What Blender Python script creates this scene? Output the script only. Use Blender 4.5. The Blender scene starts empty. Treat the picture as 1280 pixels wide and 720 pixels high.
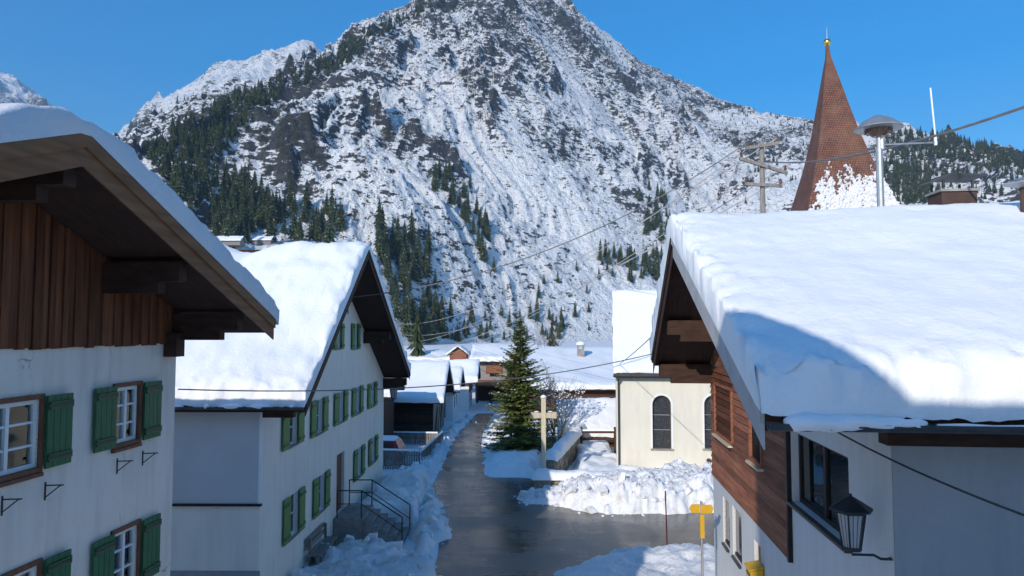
import bpy, bmesh, math, random
import numpy as np
from mathutils import Vector, Matrix
random.seed(7); np.random.seed(7)
S = bpy.context.scene
COL = S.collection
R = math.radians
F = 900.0; HC = 7.4; PITCH = math.atan(52/900)
CP, SP = math.cos(PITCH), math.sin(PITCH)
HAZE = 1.8e-4
SUN_PHI, SUN_EL = R(27), R(24)

# ------------------------------------------------------------------ camera measurements
def ray(px, py):
    a, b = (px-640)/F, -(py-360)/F
    return Vector((a, CP - b*SP, SP + b*CP))
def at(px, py, Y):
    d = ray(px, py); t = Y/d.y
    return Vector((d.x*t, Y, HC + d.z*t))
def gnd(px, py, z=0.0):
    d = ray(px, py); t = (z-HC)/d.z
    return Vector((d.x*t, d.y*t, z))
def project(X, Y, Z):
    dz = Z-HC
    dep = Y*CP + dz*SP; up = -Y*SP + dz*CP
    return 640 + F*X/dep, 360 - F*up/dep

class Frame:
    """house frame: u runs along the street front away from the viewer, v runs into the house, w up"""
    def __init__(self, x, y, a, s):
        n = math.hypot(a, 1)
        self.o = Vector((x, y, 0)); self.u = Vector((a/n, 1/n, 0)); self.s = s
        self.v = Vector((-1/n, a/n, 0))*s
        self.rot = math.atan2(1, a)
    def hit(self, px, py, v=None, u=None):
        d = ray(px, py); c = Vector((0, 0, HC)) - self.o
        if v is not None: t = (v - c.dot(self.v))/d.dot(self.v)
        else: t = (u - c.dot(self.u))/d.dot(self.u)
        p = c + d*t
        return p.dot(self.u), p.dot(self.v), p.z
    def world(self, u, v, w):
        p = self.o + self.u*u + self.v*v
        return Vector((p.x, p.y, w))

# ------------------------------------------------------------------ noise
def _h(ix, iy, seed):
    n = (ix.astype(np.int64)*374761393 + iy.astype(np.int64)*668265263 + seed*1442695041) & 0xffffffff
    n = ((n ^ (n >> 13))*1274126177) & 0xffffffff
    return ((n ^ (n >> 16)) & 0xffff)/65535.0
def perlin(x, y, seed=0):
    x = np.asarray(x, float); y = np.asarray(y, float)
    x0 = np.floor(x); y0 = np.floor(y); fx = x-x0; fy = y-y0
    def g(ix, iy, dx, dy):
        a = _h(ix, iy, seed)*2*np.pi
        return np.cos(a)*dx + np.sin(a)*dy
    u = fx*fx*fx*(fx*(fx*6-15)+10); v = fy*fy*fy*(fy*(fy*6-15)+10)
    a = g(x0, y0, fx, fy); b = g(x0+1, y0, fx-1, fy); c = g(x0, y0+1, fx, fy-1); d = g(x0+1, y0+1, fx-1, fy-1)
    return (a + u*(b-a) + v*(c-a) + u*v*(a-b-c+d))*1.5
def fbm(x, y, oct=4, seed=0, gain=.5):
    r = 0; a = 1; f = 1
    for i in range(oct):
        r = r + a*perlin(x*f, y*f, seed+i*17); a *= gain; f *= 2.03
    return r
def ridged(x, y, oct=4, seed=0, gain=.55):
    r = 0; a = 1; f = 1; t = 0
    for i in range(oct):
        r = r + a*(1-2*np.abs(perlin(x*f, y*f, seed+i*17))); t += a; a *= gain; f *= 2.07
    return r/t
def sstep(a, b, x):
    t = np.clip((x-a)/(b-a), 0, 1); return t*t*(3-2*t)

# ------------------------------------------------------------------ materials
def nt(name):
    m = bpy.data.materials.new(name); m.use_nodes = True
    n = m.node_tree; b = n.nodes['Principled BSDF']
    return m, n, b
def N(n, t, **kw):
    x = n.nodes.new(t)
    for k, v in kw.items():
        if k in x.inputs: x.inputs[k].default_value = v
        else: setattr(x, k, v)
    return x
def coords(n, scale=(1, 1, 1), kind='Object'):
    tc = N(n, 'ShaderNodeTexCoord'); mp = N(n, 'ShaderNodeMapping')
    mp.inputs['Scale'].default_value = scale
    n.links.new(tc.outputs[kind], mp.inputs['Vector'])
    return mp.outputs['Vector']
def ramp(n, src, stops):
    r = N(n, 'ShaderNodeValToRGB'); e = r.color_ramp.elements
    while len(e) < len(stops): e.new(.5)
    for el, (p, c) in zip(e, stops):
        el.position = p; el.color = (c if len(c) == 4 else (*c, 1))
    n.links.new(src, r.inputs[0]); return r.outputs[0]
def mixc(n, fac, a, b, mode='MIX'):
    m = N(n, 'ShaderNodeMix', data_type='RGBA', blend_type=mode)
    for k, v in ((0, fac), (6, a), (7, b)):
        if hasattr(v, 'is_linked') or hasattr(v, 'links'): n.links.new(v, m.inputs[k])
        else: m.inputs[k].default_value = v if k == 0 else (*v, 1)
    return m.outputs[2]
def math_(n, op, a, b=None, c=None):
    m = N(n, 'ShaderNodeMath', operation=op)
    for k, v in enumerate((a, b, c)):
        if v is None: continue
        if hasattr(v, 'links'): n.links.new(v, m.inputs[k])
        else: m.inputs[k].default_value = v
    return m.outputs[0]
def bump(n, b, h, strength, dist=.02):
    x = N(n, 'ShaderNodeBump', Strength=strength, Distance=dist)
    n.links.new(h, x.inputs['Height']); n.links.new(x.outputs[0], b.inputs['Normal']); return x
def noise(n, vec, scale, detail=5, rough=.55, out=0):
    x = N(n, 'ShaderNodeTexNoise', Scale=scale, Detail=detail, Roughness=rough)
    n.links.new(vec, x.inputs['Vector']); return x.outputs[out]
def surf(name, c1, c2, scale=3, rough=.8, bmp=.2, stretch=(1, 1, 1), spec=.25, metal=0, island=0, dist=.02, detail=6, bscale=None):
    m, n, b = nt(name)
    v = coords(n, stretch); f = noise(n, v, scale, detail)
    col = ramp(n, f, [(.32, c1), (.68, c2)])
    if island:
        g = N(n, 'ShaderNodeNewGeometry')
        k = math_(n, 'MULTIPLY_ADD', g.outputs['Random Per Island'], 2*island, 1-island)
        h = N(n, 'ShaderNodeHueSaturation'); n.links.new(col, h.inputs['Color']); n.links.new(k, h.inputs['Value']); col = h.outputs[0]
    n.links.new(col, b.inputs['Base Color'])
    b.inputs['Roughness'].default_value = rough; b.inputs['Specular IOR Level'].default_value = spec; b.inputs['Metallic'].default_value = metal
    if bmp:
        f2 = noise(n, v, bscale or scale*3, 5); bump(n, b, f2, bmp, dist)
    return m
M = {}
def mat_snow(name, bscale=6, bs=.35, lump=0.0, tint=(.85, .85, .855), dirt=0):
    m, n, b = nt(name); v = coords(n)
    f = noise(n, v, 1.3, 4)
    col = ramp(n, f, [(.3, tuple(x*.95 for x in tint)), (.7, tint)])
    if dirt:
        d = noise(n, v, 2.2, 8, .7)
        col = mixc(n, ramp(n, d, [(.52, (0, 0, 0)), (.72, (dirt, dirt, dirt))]), col, (.30, .26, .22))
    n.links.new(col, b.inputs['Base Color'])
    b.inputs['Roughness'].default_value = .62; b.inputs['Specular IOR Level'].default_value = .25
    f1 = noise(n, v, bscale, 6, .6); f2 = noise(n, v, bscale*9, 3, .6)
    h = math_(n, 'MULTIPLY_ADD', f2, .25, f1)
    bump(n, b, h, bs, .06)
    return m
M['snow'] = mat_snow('roof snow', 9, .34)
M['snow_old'] = mat_snow('thin old snow', 9, .6, tint=(.70, .70, .73))
M['snow_bank'] = mat_snow('ploughed snow', 8, .9, dirt=.55)
M['snow_ground'] = mat_snow('ground snow', 2.5, .5)
M['snow_cap'] = mat_snow('snow cap', 5, .3)
def mat_plaster(name, c, dark, cracks=0, bs=.15, scale=1.0):
    m, n, b = nt(name); v = coords(n)
    big = noise(n, v, .55*scale, 6, .6); fine = noise(n, v, 22*scale, 5, .6)
    vs = coords(n, (2.2, 2.2, .35)); streak = noise(n, vs, 1.4, 5, .6)
    col = ramp(n, big, [(.3, tuple(x*.9 for x in c)), (.65, c)])
    col = mixc(n, ramp(n, streak, [(.46, (0, 0, 0)), (.72, (.75, .75, .75))]), col, dark)
    h = fine
    if cracks:
        nv = N(n, 'ShaderNodeTexNoise', Scale=1.6, Detail=5.0); n.links.new(v, nv.inputs['Vector'])
        va = N(n, 'ShaderNodeVectorMath', operation='MULTIPLY_ADD'); n.links.new(nv.outputs['Color'], va.inputs[0]); va.inputs[1].default_value = (.9, .9, .9); n.links.new(v, va.inputs[2])
        vo = N(n, 'ShaderNodeTexVoronoi', feature='DISTANCE_TO_EDGE', Scale=.55); n.links.new(va.outputs[0], vo.inputs['Vector'])
        line = ramp(n, vo.outputs['Distance'], [(0, (1, 1, 1)), (.008, (0, 0, 0))])
        msk = ramp(n, noise(n, v, .9, 3), [(.5, (0, 0, 0)), (.6, (1, 1, 1))])
        k = math_(n, 'MULTIPLY', line, msk)
        col = mixc(n, math_(n, 'MULTIPLY', k, cracks), col, (.16, .14, .13))
        pt = ramp(n, noise(n, v, 1.1, 9, .75), [(.61, (0, 0, 0)), (.68, (.45, .45, .45))])
        col = mixc(n, pt, col, (.42, .39, .37))
        h = math_(n, 'SUBTRACT', fine, k)
    n.links.new(col, b.inputs['Base Color']); b.inputs['Roughness'].default_value = .9; b.inputs['Specular IOR Level'].default_value = .12
    bump(n, b, h, bs, .012)
    return m
M['plaster1'] = mat_plaster('old white plaster', (.80, .725, .64), (.58, .52, .46), .8, .22)
M['plaster2'] = mat_plaster('white plaster', (.83, .76, .67), (.68, .62, .55), 0, .12)
M['plaster3'] = mat_plaster('rough white plaster', (.62, .62, .62), (.52, .52, .52), 0, 1.0, .6)
M['greyrender'] = mat_plaster('rough grey render', (.36, .36, .37), (.29, .29, .30), 0, 1.0, .55)
M['cream'] = mat_plaster('cream plaster', (.72, .675, .565), (.62, .57, .46), 0, .12)
M['trimwhite'] = surf('white lime wash', (.74, .73, .72), (.80, .80, .79), 6, .85, .1)
M['panel'] = surf('grey render panel', (.50, .50, .50), (.55, .55, .545), 1.2, .9, .1)
M['plinth'] = surf('grey plinth', (.26, .26, .27), (.33, .33, .34), 5, .9, .3)
M['plank'] = surf('weathered red brown planks', (.085, .030, .012), (.20, .068, .027), 2.2, .75, .5, (7, 7, .5), island=.28, dist=.01)
M['verge'] = surf('brown verge boards', (.15, .065, .028), (.26, .12, .055), 2.0, .7, .4, (.5, 7, 7), island=.1, dist=.01)
M['vergegrey'] = surf('grey painted verge sheet', (.36, .35, .35), (.46, .45, .45), 3, .6, .15)
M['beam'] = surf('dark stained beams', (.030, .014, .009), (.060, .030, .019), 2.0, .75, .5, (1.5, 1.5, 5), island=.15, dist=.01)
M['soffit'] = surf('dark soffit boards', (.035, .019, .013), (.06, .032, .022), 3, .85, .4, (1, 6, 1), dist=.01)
M['clad'] = surf('red brown clapboards', (.17, .060, .032), (.31, .125, .07), 2.2, .7, .4, (.6, 8, 8), island=.34, dist=.006)
M['darkclad'] = surf('dark brown boards', (.05, .024, .016), (.085, .04, .026), 2.2, .75, .4, (.8, 8, 8), island=.2)
M['barnwood'] = surf('dark barn logs', (.03, .018, .013), (.075, .042, .028), 3, .9, .5, (1, 6, 6), island=.3)
M['greywood'] = surf('silver grey wood', (.16, .14, .125), (.30, .27, .24), 3, .9, .5, (8, 8, .8), island=.25)
M['palewood'] = surf('pale weathered wood', (.50, .41, .28), (.64, .54, .39), 3, .8, .4, (6, 6, .7), island=.1)
M['green1'] = surf('dark green paint', (.008, .088, .034), (.016, .135, .052), 4, .55, .2, (6, 6, .8), spec=.4)
M['green2'] = surf('sage green paint', (.105, .205, .06), (.16, .28, .095), 4, .6, .2, (6, 6, .8), spec=.3)
M['iron'] = surf('black iron', (.014, .014, .016), (.03, .03, .032), 8, .5, .2, spec=.5)
M['zinc'] = surf('dark gutter metal', (.05, .047, .047), (.085, .08, .08), 4, .45, .1, spec=.5, metal=.4)
M['grey_metal'] = surf('galvanised metal', (.36, .36, .36), (.46, .46, .46), 5, .45, .1, metal=.7, spec=.5)
M['whitepaint'] = surf('white paint', (.70, .70, .68), (.78, .78, .77), 5, .5, .1)
M['oakframe'] = surf('orange brown window frame', (.34, .16, .085), (.44, .22, .12), 4, .6, .2, (5, 5, 1))
M['brownframe'] = surf('brown window frame', (.13, .055, .03), (.19, .085, .05), 4, .6, .2, (5, 5, 1))
M['darkframe'] = surf('dark window frame', (.018, .014, .013), (.03, .024, .022), 4, .45, .1)
M['concrete'] = surf('concrete', (.22, .20, .18), (.34, .31, .28), 4, .9, .4)
M['stone'] = surf('lime stone rubble', (.20, .165, .125), (.42, .36, .28), 5, .9, .8, island=.3, dist=.03)
M['yellow'] = surf('yellow paint', (.58, .33, .02), (.66, .39, .025), 5, .45, .05, spec=.4)
M['gold'] = surf('gilded copper', (.85, .52, .10), (.92, .60, .14), 5, .28, .05, metal=1)
M['redpaint'] = surf('red car paint', (.36, .012, .014), (.42, .016, .018), 4, .25, 0, spec=.5)
M['rubber'] = surf('tyre rubber', (.018, .018, .018), (.03, .03, .03), 8, .8, .2)
M['bark'] = surf('bark', (.045, .03, .022), (.10, .07, .05), 6, .9, .8, (1, 1, .3))
M['twig'] = surf('winter twigs', (.095, .082, .07), (.17, .15, .125), 6, .9, .3)
M['foliage'] = surf('spruce needles', (.10, .13, .034), (.22, .245, .065), 1.4, .6, 0, island=.4, spec=.3)
M['foliage_far'] = surf('far spruce needles', (.016, .030, .013), (.058, .066, .024), .25, .7, 0, island=.35, spec=.15)
def dust(m, lo, hi):
    n = m.node_tree; b = n.nodes['Principled BSDF']; src = b.inputs['Base Color'].links[0].from_socket
    g = N(n, 'ShaderNodeNewGeometry'); pv_ = noise(n, g.outputs['Position'], .5, 5, .7)
    n.links.new(mixc(n, ramp(n, pv_, [(lo, (0, 0, 0)), (hi, (.75, .75, .75))]), src, (.7, .71, .74)), b.inputs['Base Color'])
dust(M['foliage_far'], .60, .70)
M['chimney'] = surf('brown chimney cladding', (.06, .036, .028), (.09, .056, .044), 3, .8, .2)
M['porcelain'] = surf('insulator', (.10, .05, .03), (.16, .09, .06), 4, .3, 0, spec=.5)
M['cable'] = surf('grey cable', (.14, .14, .14), (.20, .20, .20), 4, .6, 0)
M['cablep'] = surf('pale bare wire', (.42, .40, .38), (.5, .48, .46), 4, .5, 0)
M['curtain'] = surf('cream curtain', (.82, .74, .54), (.88, .82, .66), 3, .9, .6, (14, 14, .6), dist=.03)
M['interior'] = surf('dark room', (.012, .011, .010), (.02, .018, .016), 2, .9, 0)
def mat_glass(name, tint, rough=.03):
    m, n, b = nt(name)
    n.nodes.remove(b); out = n.nodes['Material Output']
    tr = N(n, 'ShaderNodeBsdfTransparent', Color=(*tint, 1)); gl = N(n, 'ShaderNodeBsdfGlossy', Roughness=rough, Color=(1, 1, 1, 1))
    fr = N(n, 'ShaderNodeFresnel', IOR=1.55); mx = N(n, 'ShaderNodeMixShader')
    f2 = noise(n, coords(n), 1.5, 2); bp = N(n, 'ShaderNodeBump', Strength=.04, Distance=.05)
    n.links.new(f2, bp.inputs['Height']); n.links.new(bp.outputs[0], gl.inputs['Normal'])
    n.links.new(fr.outputs[0], mx.inputs[0]); n.links.new(tr.outputs[0], mx.inputs[1]); n.links.new(gl.outputs[0], mx.inputs[2]); n.links.new(mx.outputs[0], out.inputs[0])
    return m
M['glass'] = mat_glass('window glass', (.85, .88, .88))
M['lampglass'] = surf('milky lamp glass', (.34, .33, .33), (.42, .41, .41), 3, .3, 0, spec=.5)
M['darkglass'] = surf('dark window glass', (.012, .014, .018), (.022, .024, .028), 2, .08, .03, spec=.5)
def mat_lead():
    m, n, b = nt('leaded church glass')
    v = coords(n); br = N(n, 'ShaderNodeTexVoronoi', feature='DISTANCE_TO_EDGE', Scale=15.0); n.links.new(v, br.inputs['Vector'])
    col = ramp(n, br.outputs['Distance'], [(.03, (.09, .09, .09)), (.10, (.018, .02, .024))])
    n.links.new(col, b.inputs['Base Color']); b.inputs['Roughness'].default_value = .25
    bump(n, b, noise(n, v, 9, 2), .3, .02); return m
M['lead'] = mat_lead()
def mat_shingle():
    m, n, b = nt('red brown shingles')
    tc = N(n, 'ShaderNodeTexCoord'); sx = N(n, 'ShaderNodeSeparateXYZ'); n.links.new(tc.outputs['Object'], sx.inputs[0])
    cx = N(n, 'ShaderNodeCombineXYZ'); n.links.new(math_(n, 'ADD', sx.outputs[0], sx.outputs[1]), cx.inputs[0]); n.links.new(sx.outputs[2], cx.inputs[1])
    br = N(n, 'ShaderNodeTexBrick', Scale=1.0)
    br.inputs['Color1'].default_value = (.15, .050, .032, 1); br.inputs['Color2'].default_value = (.25, .095, .06, 1); br.inputs['Mortar'].default_value = (.05, .022, .016, 1)
    br.inputs['Mortar Size'].default_value = .026; br.inputs['Brick Width'].default_value = .16; br.inputs['Row Height'].default_value = .125
    n.links.new(cx.outputs[0], br.inputs['Vector'])
    f = noise(n, tc.outputs['Object'], 1.0, 6, .65)
    col = mixc(n, ramp(n, f, [(.42, (0, 0, 0)), (.75, (.55, .55, .55))]), br.outputs['Color'], (.22, .12, .065))
    n.links.new(col, b.inputs['Base Color']); b.inputs['Roughness'].default_value = .8
    bump(n, b, br.outputs['Fac'], -.6, .03); return m
M['shingle'] = mat_shingle()
def mat_road():
    m, n, b = nt('wet asphalt')
    v = coords(n); f = noise(n, v, 70, 4); big = noise(n, v, .33, 6, .62)
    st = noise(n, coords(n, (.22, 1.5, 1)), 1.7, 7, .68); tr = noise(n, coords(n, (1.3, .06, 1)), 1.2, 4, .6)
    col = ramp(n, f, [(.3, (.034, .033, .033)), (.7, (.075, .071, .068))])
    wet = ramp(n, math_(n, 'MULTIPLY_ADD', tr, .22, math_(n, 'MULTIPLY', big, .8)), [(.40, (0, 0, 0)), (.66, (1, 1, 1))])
    col = mixc(n, math_(n, 'MULTIPLY', wet, .6), col, (.25, .20, .15))        # dry gritted lanes, with the sunlit strip's brown painted into the colour
    ice = ramp(n, st, [(.52, (0, 0, 0)), (.74, (.45, .45, .45))])
    col = mixc(n, ice, col, (.23, .22, .21))
    spk = ramp(n, noise(n, v, 9, 6, .75), [(.68, (0, 0, 0)), (.74, (.5, .5, .5))])
    col = mixc(n, math_(n, 'MULTIPLY', spk, ramp(n, big, [(.5, (0, 0, 0)), (.7, (1, 1, 1))])), col, (.55, .54, .53))
    n.links.new(col, b.inputs['Base Color'])
    rg = ramp(n, math_(n, 'MULTIPLY_ADD', st, .5, math_(n, 'MULTIPLY', wet, .4)), [(.15, (.10, .10, .10)), (.75, (.52, .52, .52))])
    n.links.new(rg, b.inputs['Roughness']); b.inputs['Specular IOR Level'].default_value = .5
    bump(n, b, math_(n, 'MULTIPLY_ADD', st, 2.0, f), .15, .01)
    return m
M['road'] = mat_road()
def mat_mountain(name, rockc, lo=.50, hi=.60, speck=.5, scale=1.0, white=(.88, .885, .90)):
    m, n, b = nt(name)
    v = coords(n); g = N(n, 'ShaderNodeNewGeometry'); sx = N(n, 'ShaderNodeSeparateXYZ'); n.links.new(g.outputs['Normal'], sx.inputs[0])
    fine = noise(n, v, .11*scale, 7, .68); mid = noise(n, v, .016*scale, 4, .6); tiny = noise(n, v, .34*scale, 5, .65)
    # rock shows where the ground is too steep to hold snow, broken up by snowy ledges; scrub pokes through elsewhere
    led = noise(n, coords(n, (1, 1, 2.6)), .13*scale, 6, .7)
    k = math_(n, 'MULTIPLY_ADD', math_(n, 'SUBTRACT', led, .5), 2.5, sx.outputs[2])
    k = math_(n, 'MULTIPLY_ADD', math_(n, 'SUBTRACT', tiny, .5), .9, k)
    ac = N(n, 'ShaderNodeAttribute', attribute_name='crag'); av = N(n, 'ShaderNodeAttribute', attribute_name='cover')
    k = math_(n, 'MULTIPLY_ADD', ac.outputs['Fac'], -.13, math_(n, 'ADD', k, .17))
    k = math_(n, 'MULTIPLY_ADD', math_(n, 'SUBTRACT', av.outputs['Fac'], .42), -.24, k)
    snow1 = ramp(n, k, [(lo, (0, 0, 0)), (hi, (1, 1, 1))])
    thr = math_(n, 'MULTIPLY_ADD', math_(n, 'SUBTRACT', av.outputs['Fac'], .5), .17, math_(n, 'MULTIPLY_ADD', fine, .5, math_(n, 'MULTIPLY', tiny, .5)))
    scrub = ramp(n, thr, [(.55+.1*(.5-speck), (0, 0, 0)), (.585+.1*(.5-speck), (1, 1, 1))])
    rk = ramp(n, noise(n, v, .12*scale, 7, .75), [(.3, rockc[0]), (.7, rockc[1])])
    snowc = ramp(n, fine, [(.3, tuple(x*.96 for x in white)), (.6, white)])
    col = mixc(n, snow1, rk, snowc)
    col = mixc(n, math_(n, 'MULTIPLY', scrub, .92), col, (.040, .042, .034))
    n.links.new(col, b.inputs['Base Color']); b.inputs['Roughness'].default_value = .85; b.inputs['Specular IOR Level'].default_value = .1
    h = math_(n, 'MULTIPLY_ADD', tiny, .5, fine); bump(n, b, h, 1.0, 6.0/scale)
    return m
M['mount'] = mat_mountain('snowy rock face', ((.026, .030, .038), (.105, .104, .108)))
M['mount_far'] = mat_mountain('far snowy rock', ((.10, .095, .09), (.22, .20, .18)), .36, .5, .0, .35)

# ------------------------------------------------------------------ mesh building
class MB:
    def __init__(self, fr=None):
        self.v = []; self.f = []; self.mi = []; self.s = fr.s if fr else 1
    def add(self, pts, faces, m=0):
        k = len(self.v); self.v += [(p[0], p[1]*self.s, p[2]) for p in pts]
        self.f += [tuple(i+k for i in f) for f in faces]; self.mi += [m]*len(faces)
    def box(self, a, b, c, d, e, f, m=0):
        self.hexa([(a, c, e), (b, c, e), (b, d, e), (a, d, e)], [(a, c, f), (b, c, f), (b, d, f), (a, d, f)], m)
    def hexa(self, lo, hi, m=0): self.loft([lo, hi], m)
    def loft(self, loops, m=0, cap=True, closed=True):
        n = len(loops[0]); pts = [p for l in loops for p in l]; fs = []
        for k in range(len(loops)-1):
            for i in range(n if closed else n-1):
                j = (i+1) % n; fs.append((k*n+i, k*n+j, (k+1)*n+j, (k+1)*n+i))
        if cap: fs += [tuple(range(n-1, -1, -1)), tuple(range((len(loops)-1)*n, len(loops)*n))]
        self.add(pts, fs, m)
    def prism(self, prof, v0, v1, m=0):            # profile in (u,w), extruded along v
        self.loft([[(p[0], v0, p[1]) for p in prof], [(p[0], v1, p[1]) for p in prof]], m)
    def prism_u(self, prof, u0, u1, m=0):          # profile in (v,w), extruded along u
        self.loft([[(u0, p[0], p[1]) for p in prof], [(u1, p[0], p[1]) for p in prof]], m)
    def tube(self, pts, r, n=8, m=0):
        pts = [Vector(p) for p in pts]; loops = []
        for i, p in enumerate(pts):
            d = (pts[min(i+1, len(pts)-1)] - pts[max(i-1, 0)]).normalized()
            a = d.cross(Vector((0, 0, 1)));  a = d.cross(Vector((1, 0, 0))) if a.length < .05 else a
            a.normalize(); b = d.cross(a); rr = r[i] if isinstance(r, (list, tuple)) else r
            loops.append([tuple(p + (a*math.cos(t) + b*math.sin(t))*rr) for t in [2*math.pi*k/n for k in range(n)]])
        self.loft(loops, m)
    def lathe(self, c, prof, n=16, m=0):           # prof: (radius, z)
        self.loft([[(c[0]+r*math.cos(2*math.pi*k/n), c[1]+r*math.sin(2*math.pi*k/n), c[2]+z) for k in range(n)] for r, z in prof], m)
    def build(self, name, mats, parent=None, smooth=False, loc=None, recalc=True, bevel=0):
        me = bpy.data.meshes.new(name)
        me.from_pydata(self.v, [], self.f)
        for mm in (mats if isinstance(mats, (list, tuple)) else [mats]): me.materials.append(mm)
        me.polygons.foreach_set('material_index', self.mi)
        if recalc:
            bm = bmesh.new(); bm.from_mesh(me); bmesh.ops.recalc_face_normals(bm, faces=bm.faces)
            if bevel: bmesh.ops.bevel(bm, geom=list(bm.edges), offset=bevel, segments=1, affect='EDGES', profile=.5)
            bm.to_mesh(me); bm.free()
        if smooth: me.polygons.foreach_set('use_smooth', [True]*len(me.polygons))
        me.update()
        o = bpy.data.objects.new(name, me); COL.objects.link(o)
        if parent is not None: o.parent = parent
        if loc is not None: o.location = loc
        return o
def tag(o, label=None, cat=None, group=None, kind=None):
    if label: o['label'] = label
    if cat: o['category'] = cat
    if group: o['group'] = group
    if kind: o['kind'] = kind
    return o
def empty(name, loc, rot=0, label=None, cat=None, group=None):
    o = bpy.data.objects.new(name, None); COL.objects.link(o); o.empty_display_size = .3
    o.location = loc; o.rotation_euler = (0, 0, rot); return tag(o, label, cat, group)
def copy_tree(o, parent=None):
    c = o.copy(); COL.objects.link(c); c.parent = parent
    for ch in [x for x in COL.objects if x.parent is o]: copy_tree(ch, c)
    return c
def house_root(name, fr, label, cat='house'): return empty(name, fr.o, fr.rot, label, cat)
def grid_mesh(name, P, mat, parent=None, smooth=True, mask=None):
    ny, nx = P.shape[:2]; idx = np.arange(ny*nx).reshape(ny, nx)
    q = np.stack([idx[:-1, :-1], idx[:-1, 1:], idx[1:, 1:], idx[1:, :-1]], -1).reshape(-1, 4)
    if mask is not None:
        m = (mask[:-1, :-1] & mask[:-1, 1:] & mask[1:, 1:] & mask[1:, :-1]).reshape(-1); q = q[m]
    me = bpy.data.meshes.new(name); me.vertices.add(ny*nx); me.vertices.foreach_set('co', P.reshape(-1).astype(np.float32))
    me.loops.add(len(q)*4); me.loops.foreach_set('vertex_index', q.reshape(-1).astype(np.int32))
    me.polygons.add(len(q)); me.polygons.foreach_set('loop_start', (np.arange(len(q))*4).astype(np.int32))
    me.materials.append(mat); me.update(calc_edges=True)
    if smooth: me.polygons.foreach_set('use_smooth', np.ones(len(q), bool))
    me.validate(); o = bpy.data.objects.new(name, me); COL.objects.link(o)
    if parent is not None: o.parent = parent
    return o
def cut(o, boxes, fr, arch=()):
    """cut window and door pockets (u0,u1,v0,v1,w0,w1) out of a wall"""
    b = MB(fr)
    for x in boxes: b.box(*x)
    for (u0, u1, v0, v1, w0, w1) in arch:
        r = (u1-u0)/2; c = (u0+u1)/2
        prof = [(u0, w0), (u1, w0)] + [(c+r*math.cos(t), w1-r+r*math.sin(t)) for t in [math.pi*k/12 for k in range(13)]]
        b.prism(prof, v0, v1)
    t = b.build('cutter', [], o.parent)
    md = o.modifiers.new('cut', 'BOOLEAN'); md.object = t; md.operation = 'DIFFERENCE'; md.solver = 'EXACT'
    bpy.context.view_layer.update()
    me = bpy.data.meshes.new_from_object(o.evaluated_get(bpy.context.evaluated_depsgraph_get()))
    old = o.data; o.modifiers.clear(); o.data = me; me.name = o.name
    bpy.data.objects.remove(t, do_unlink=True); bpy.data.meshes.remove(old)

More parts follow.
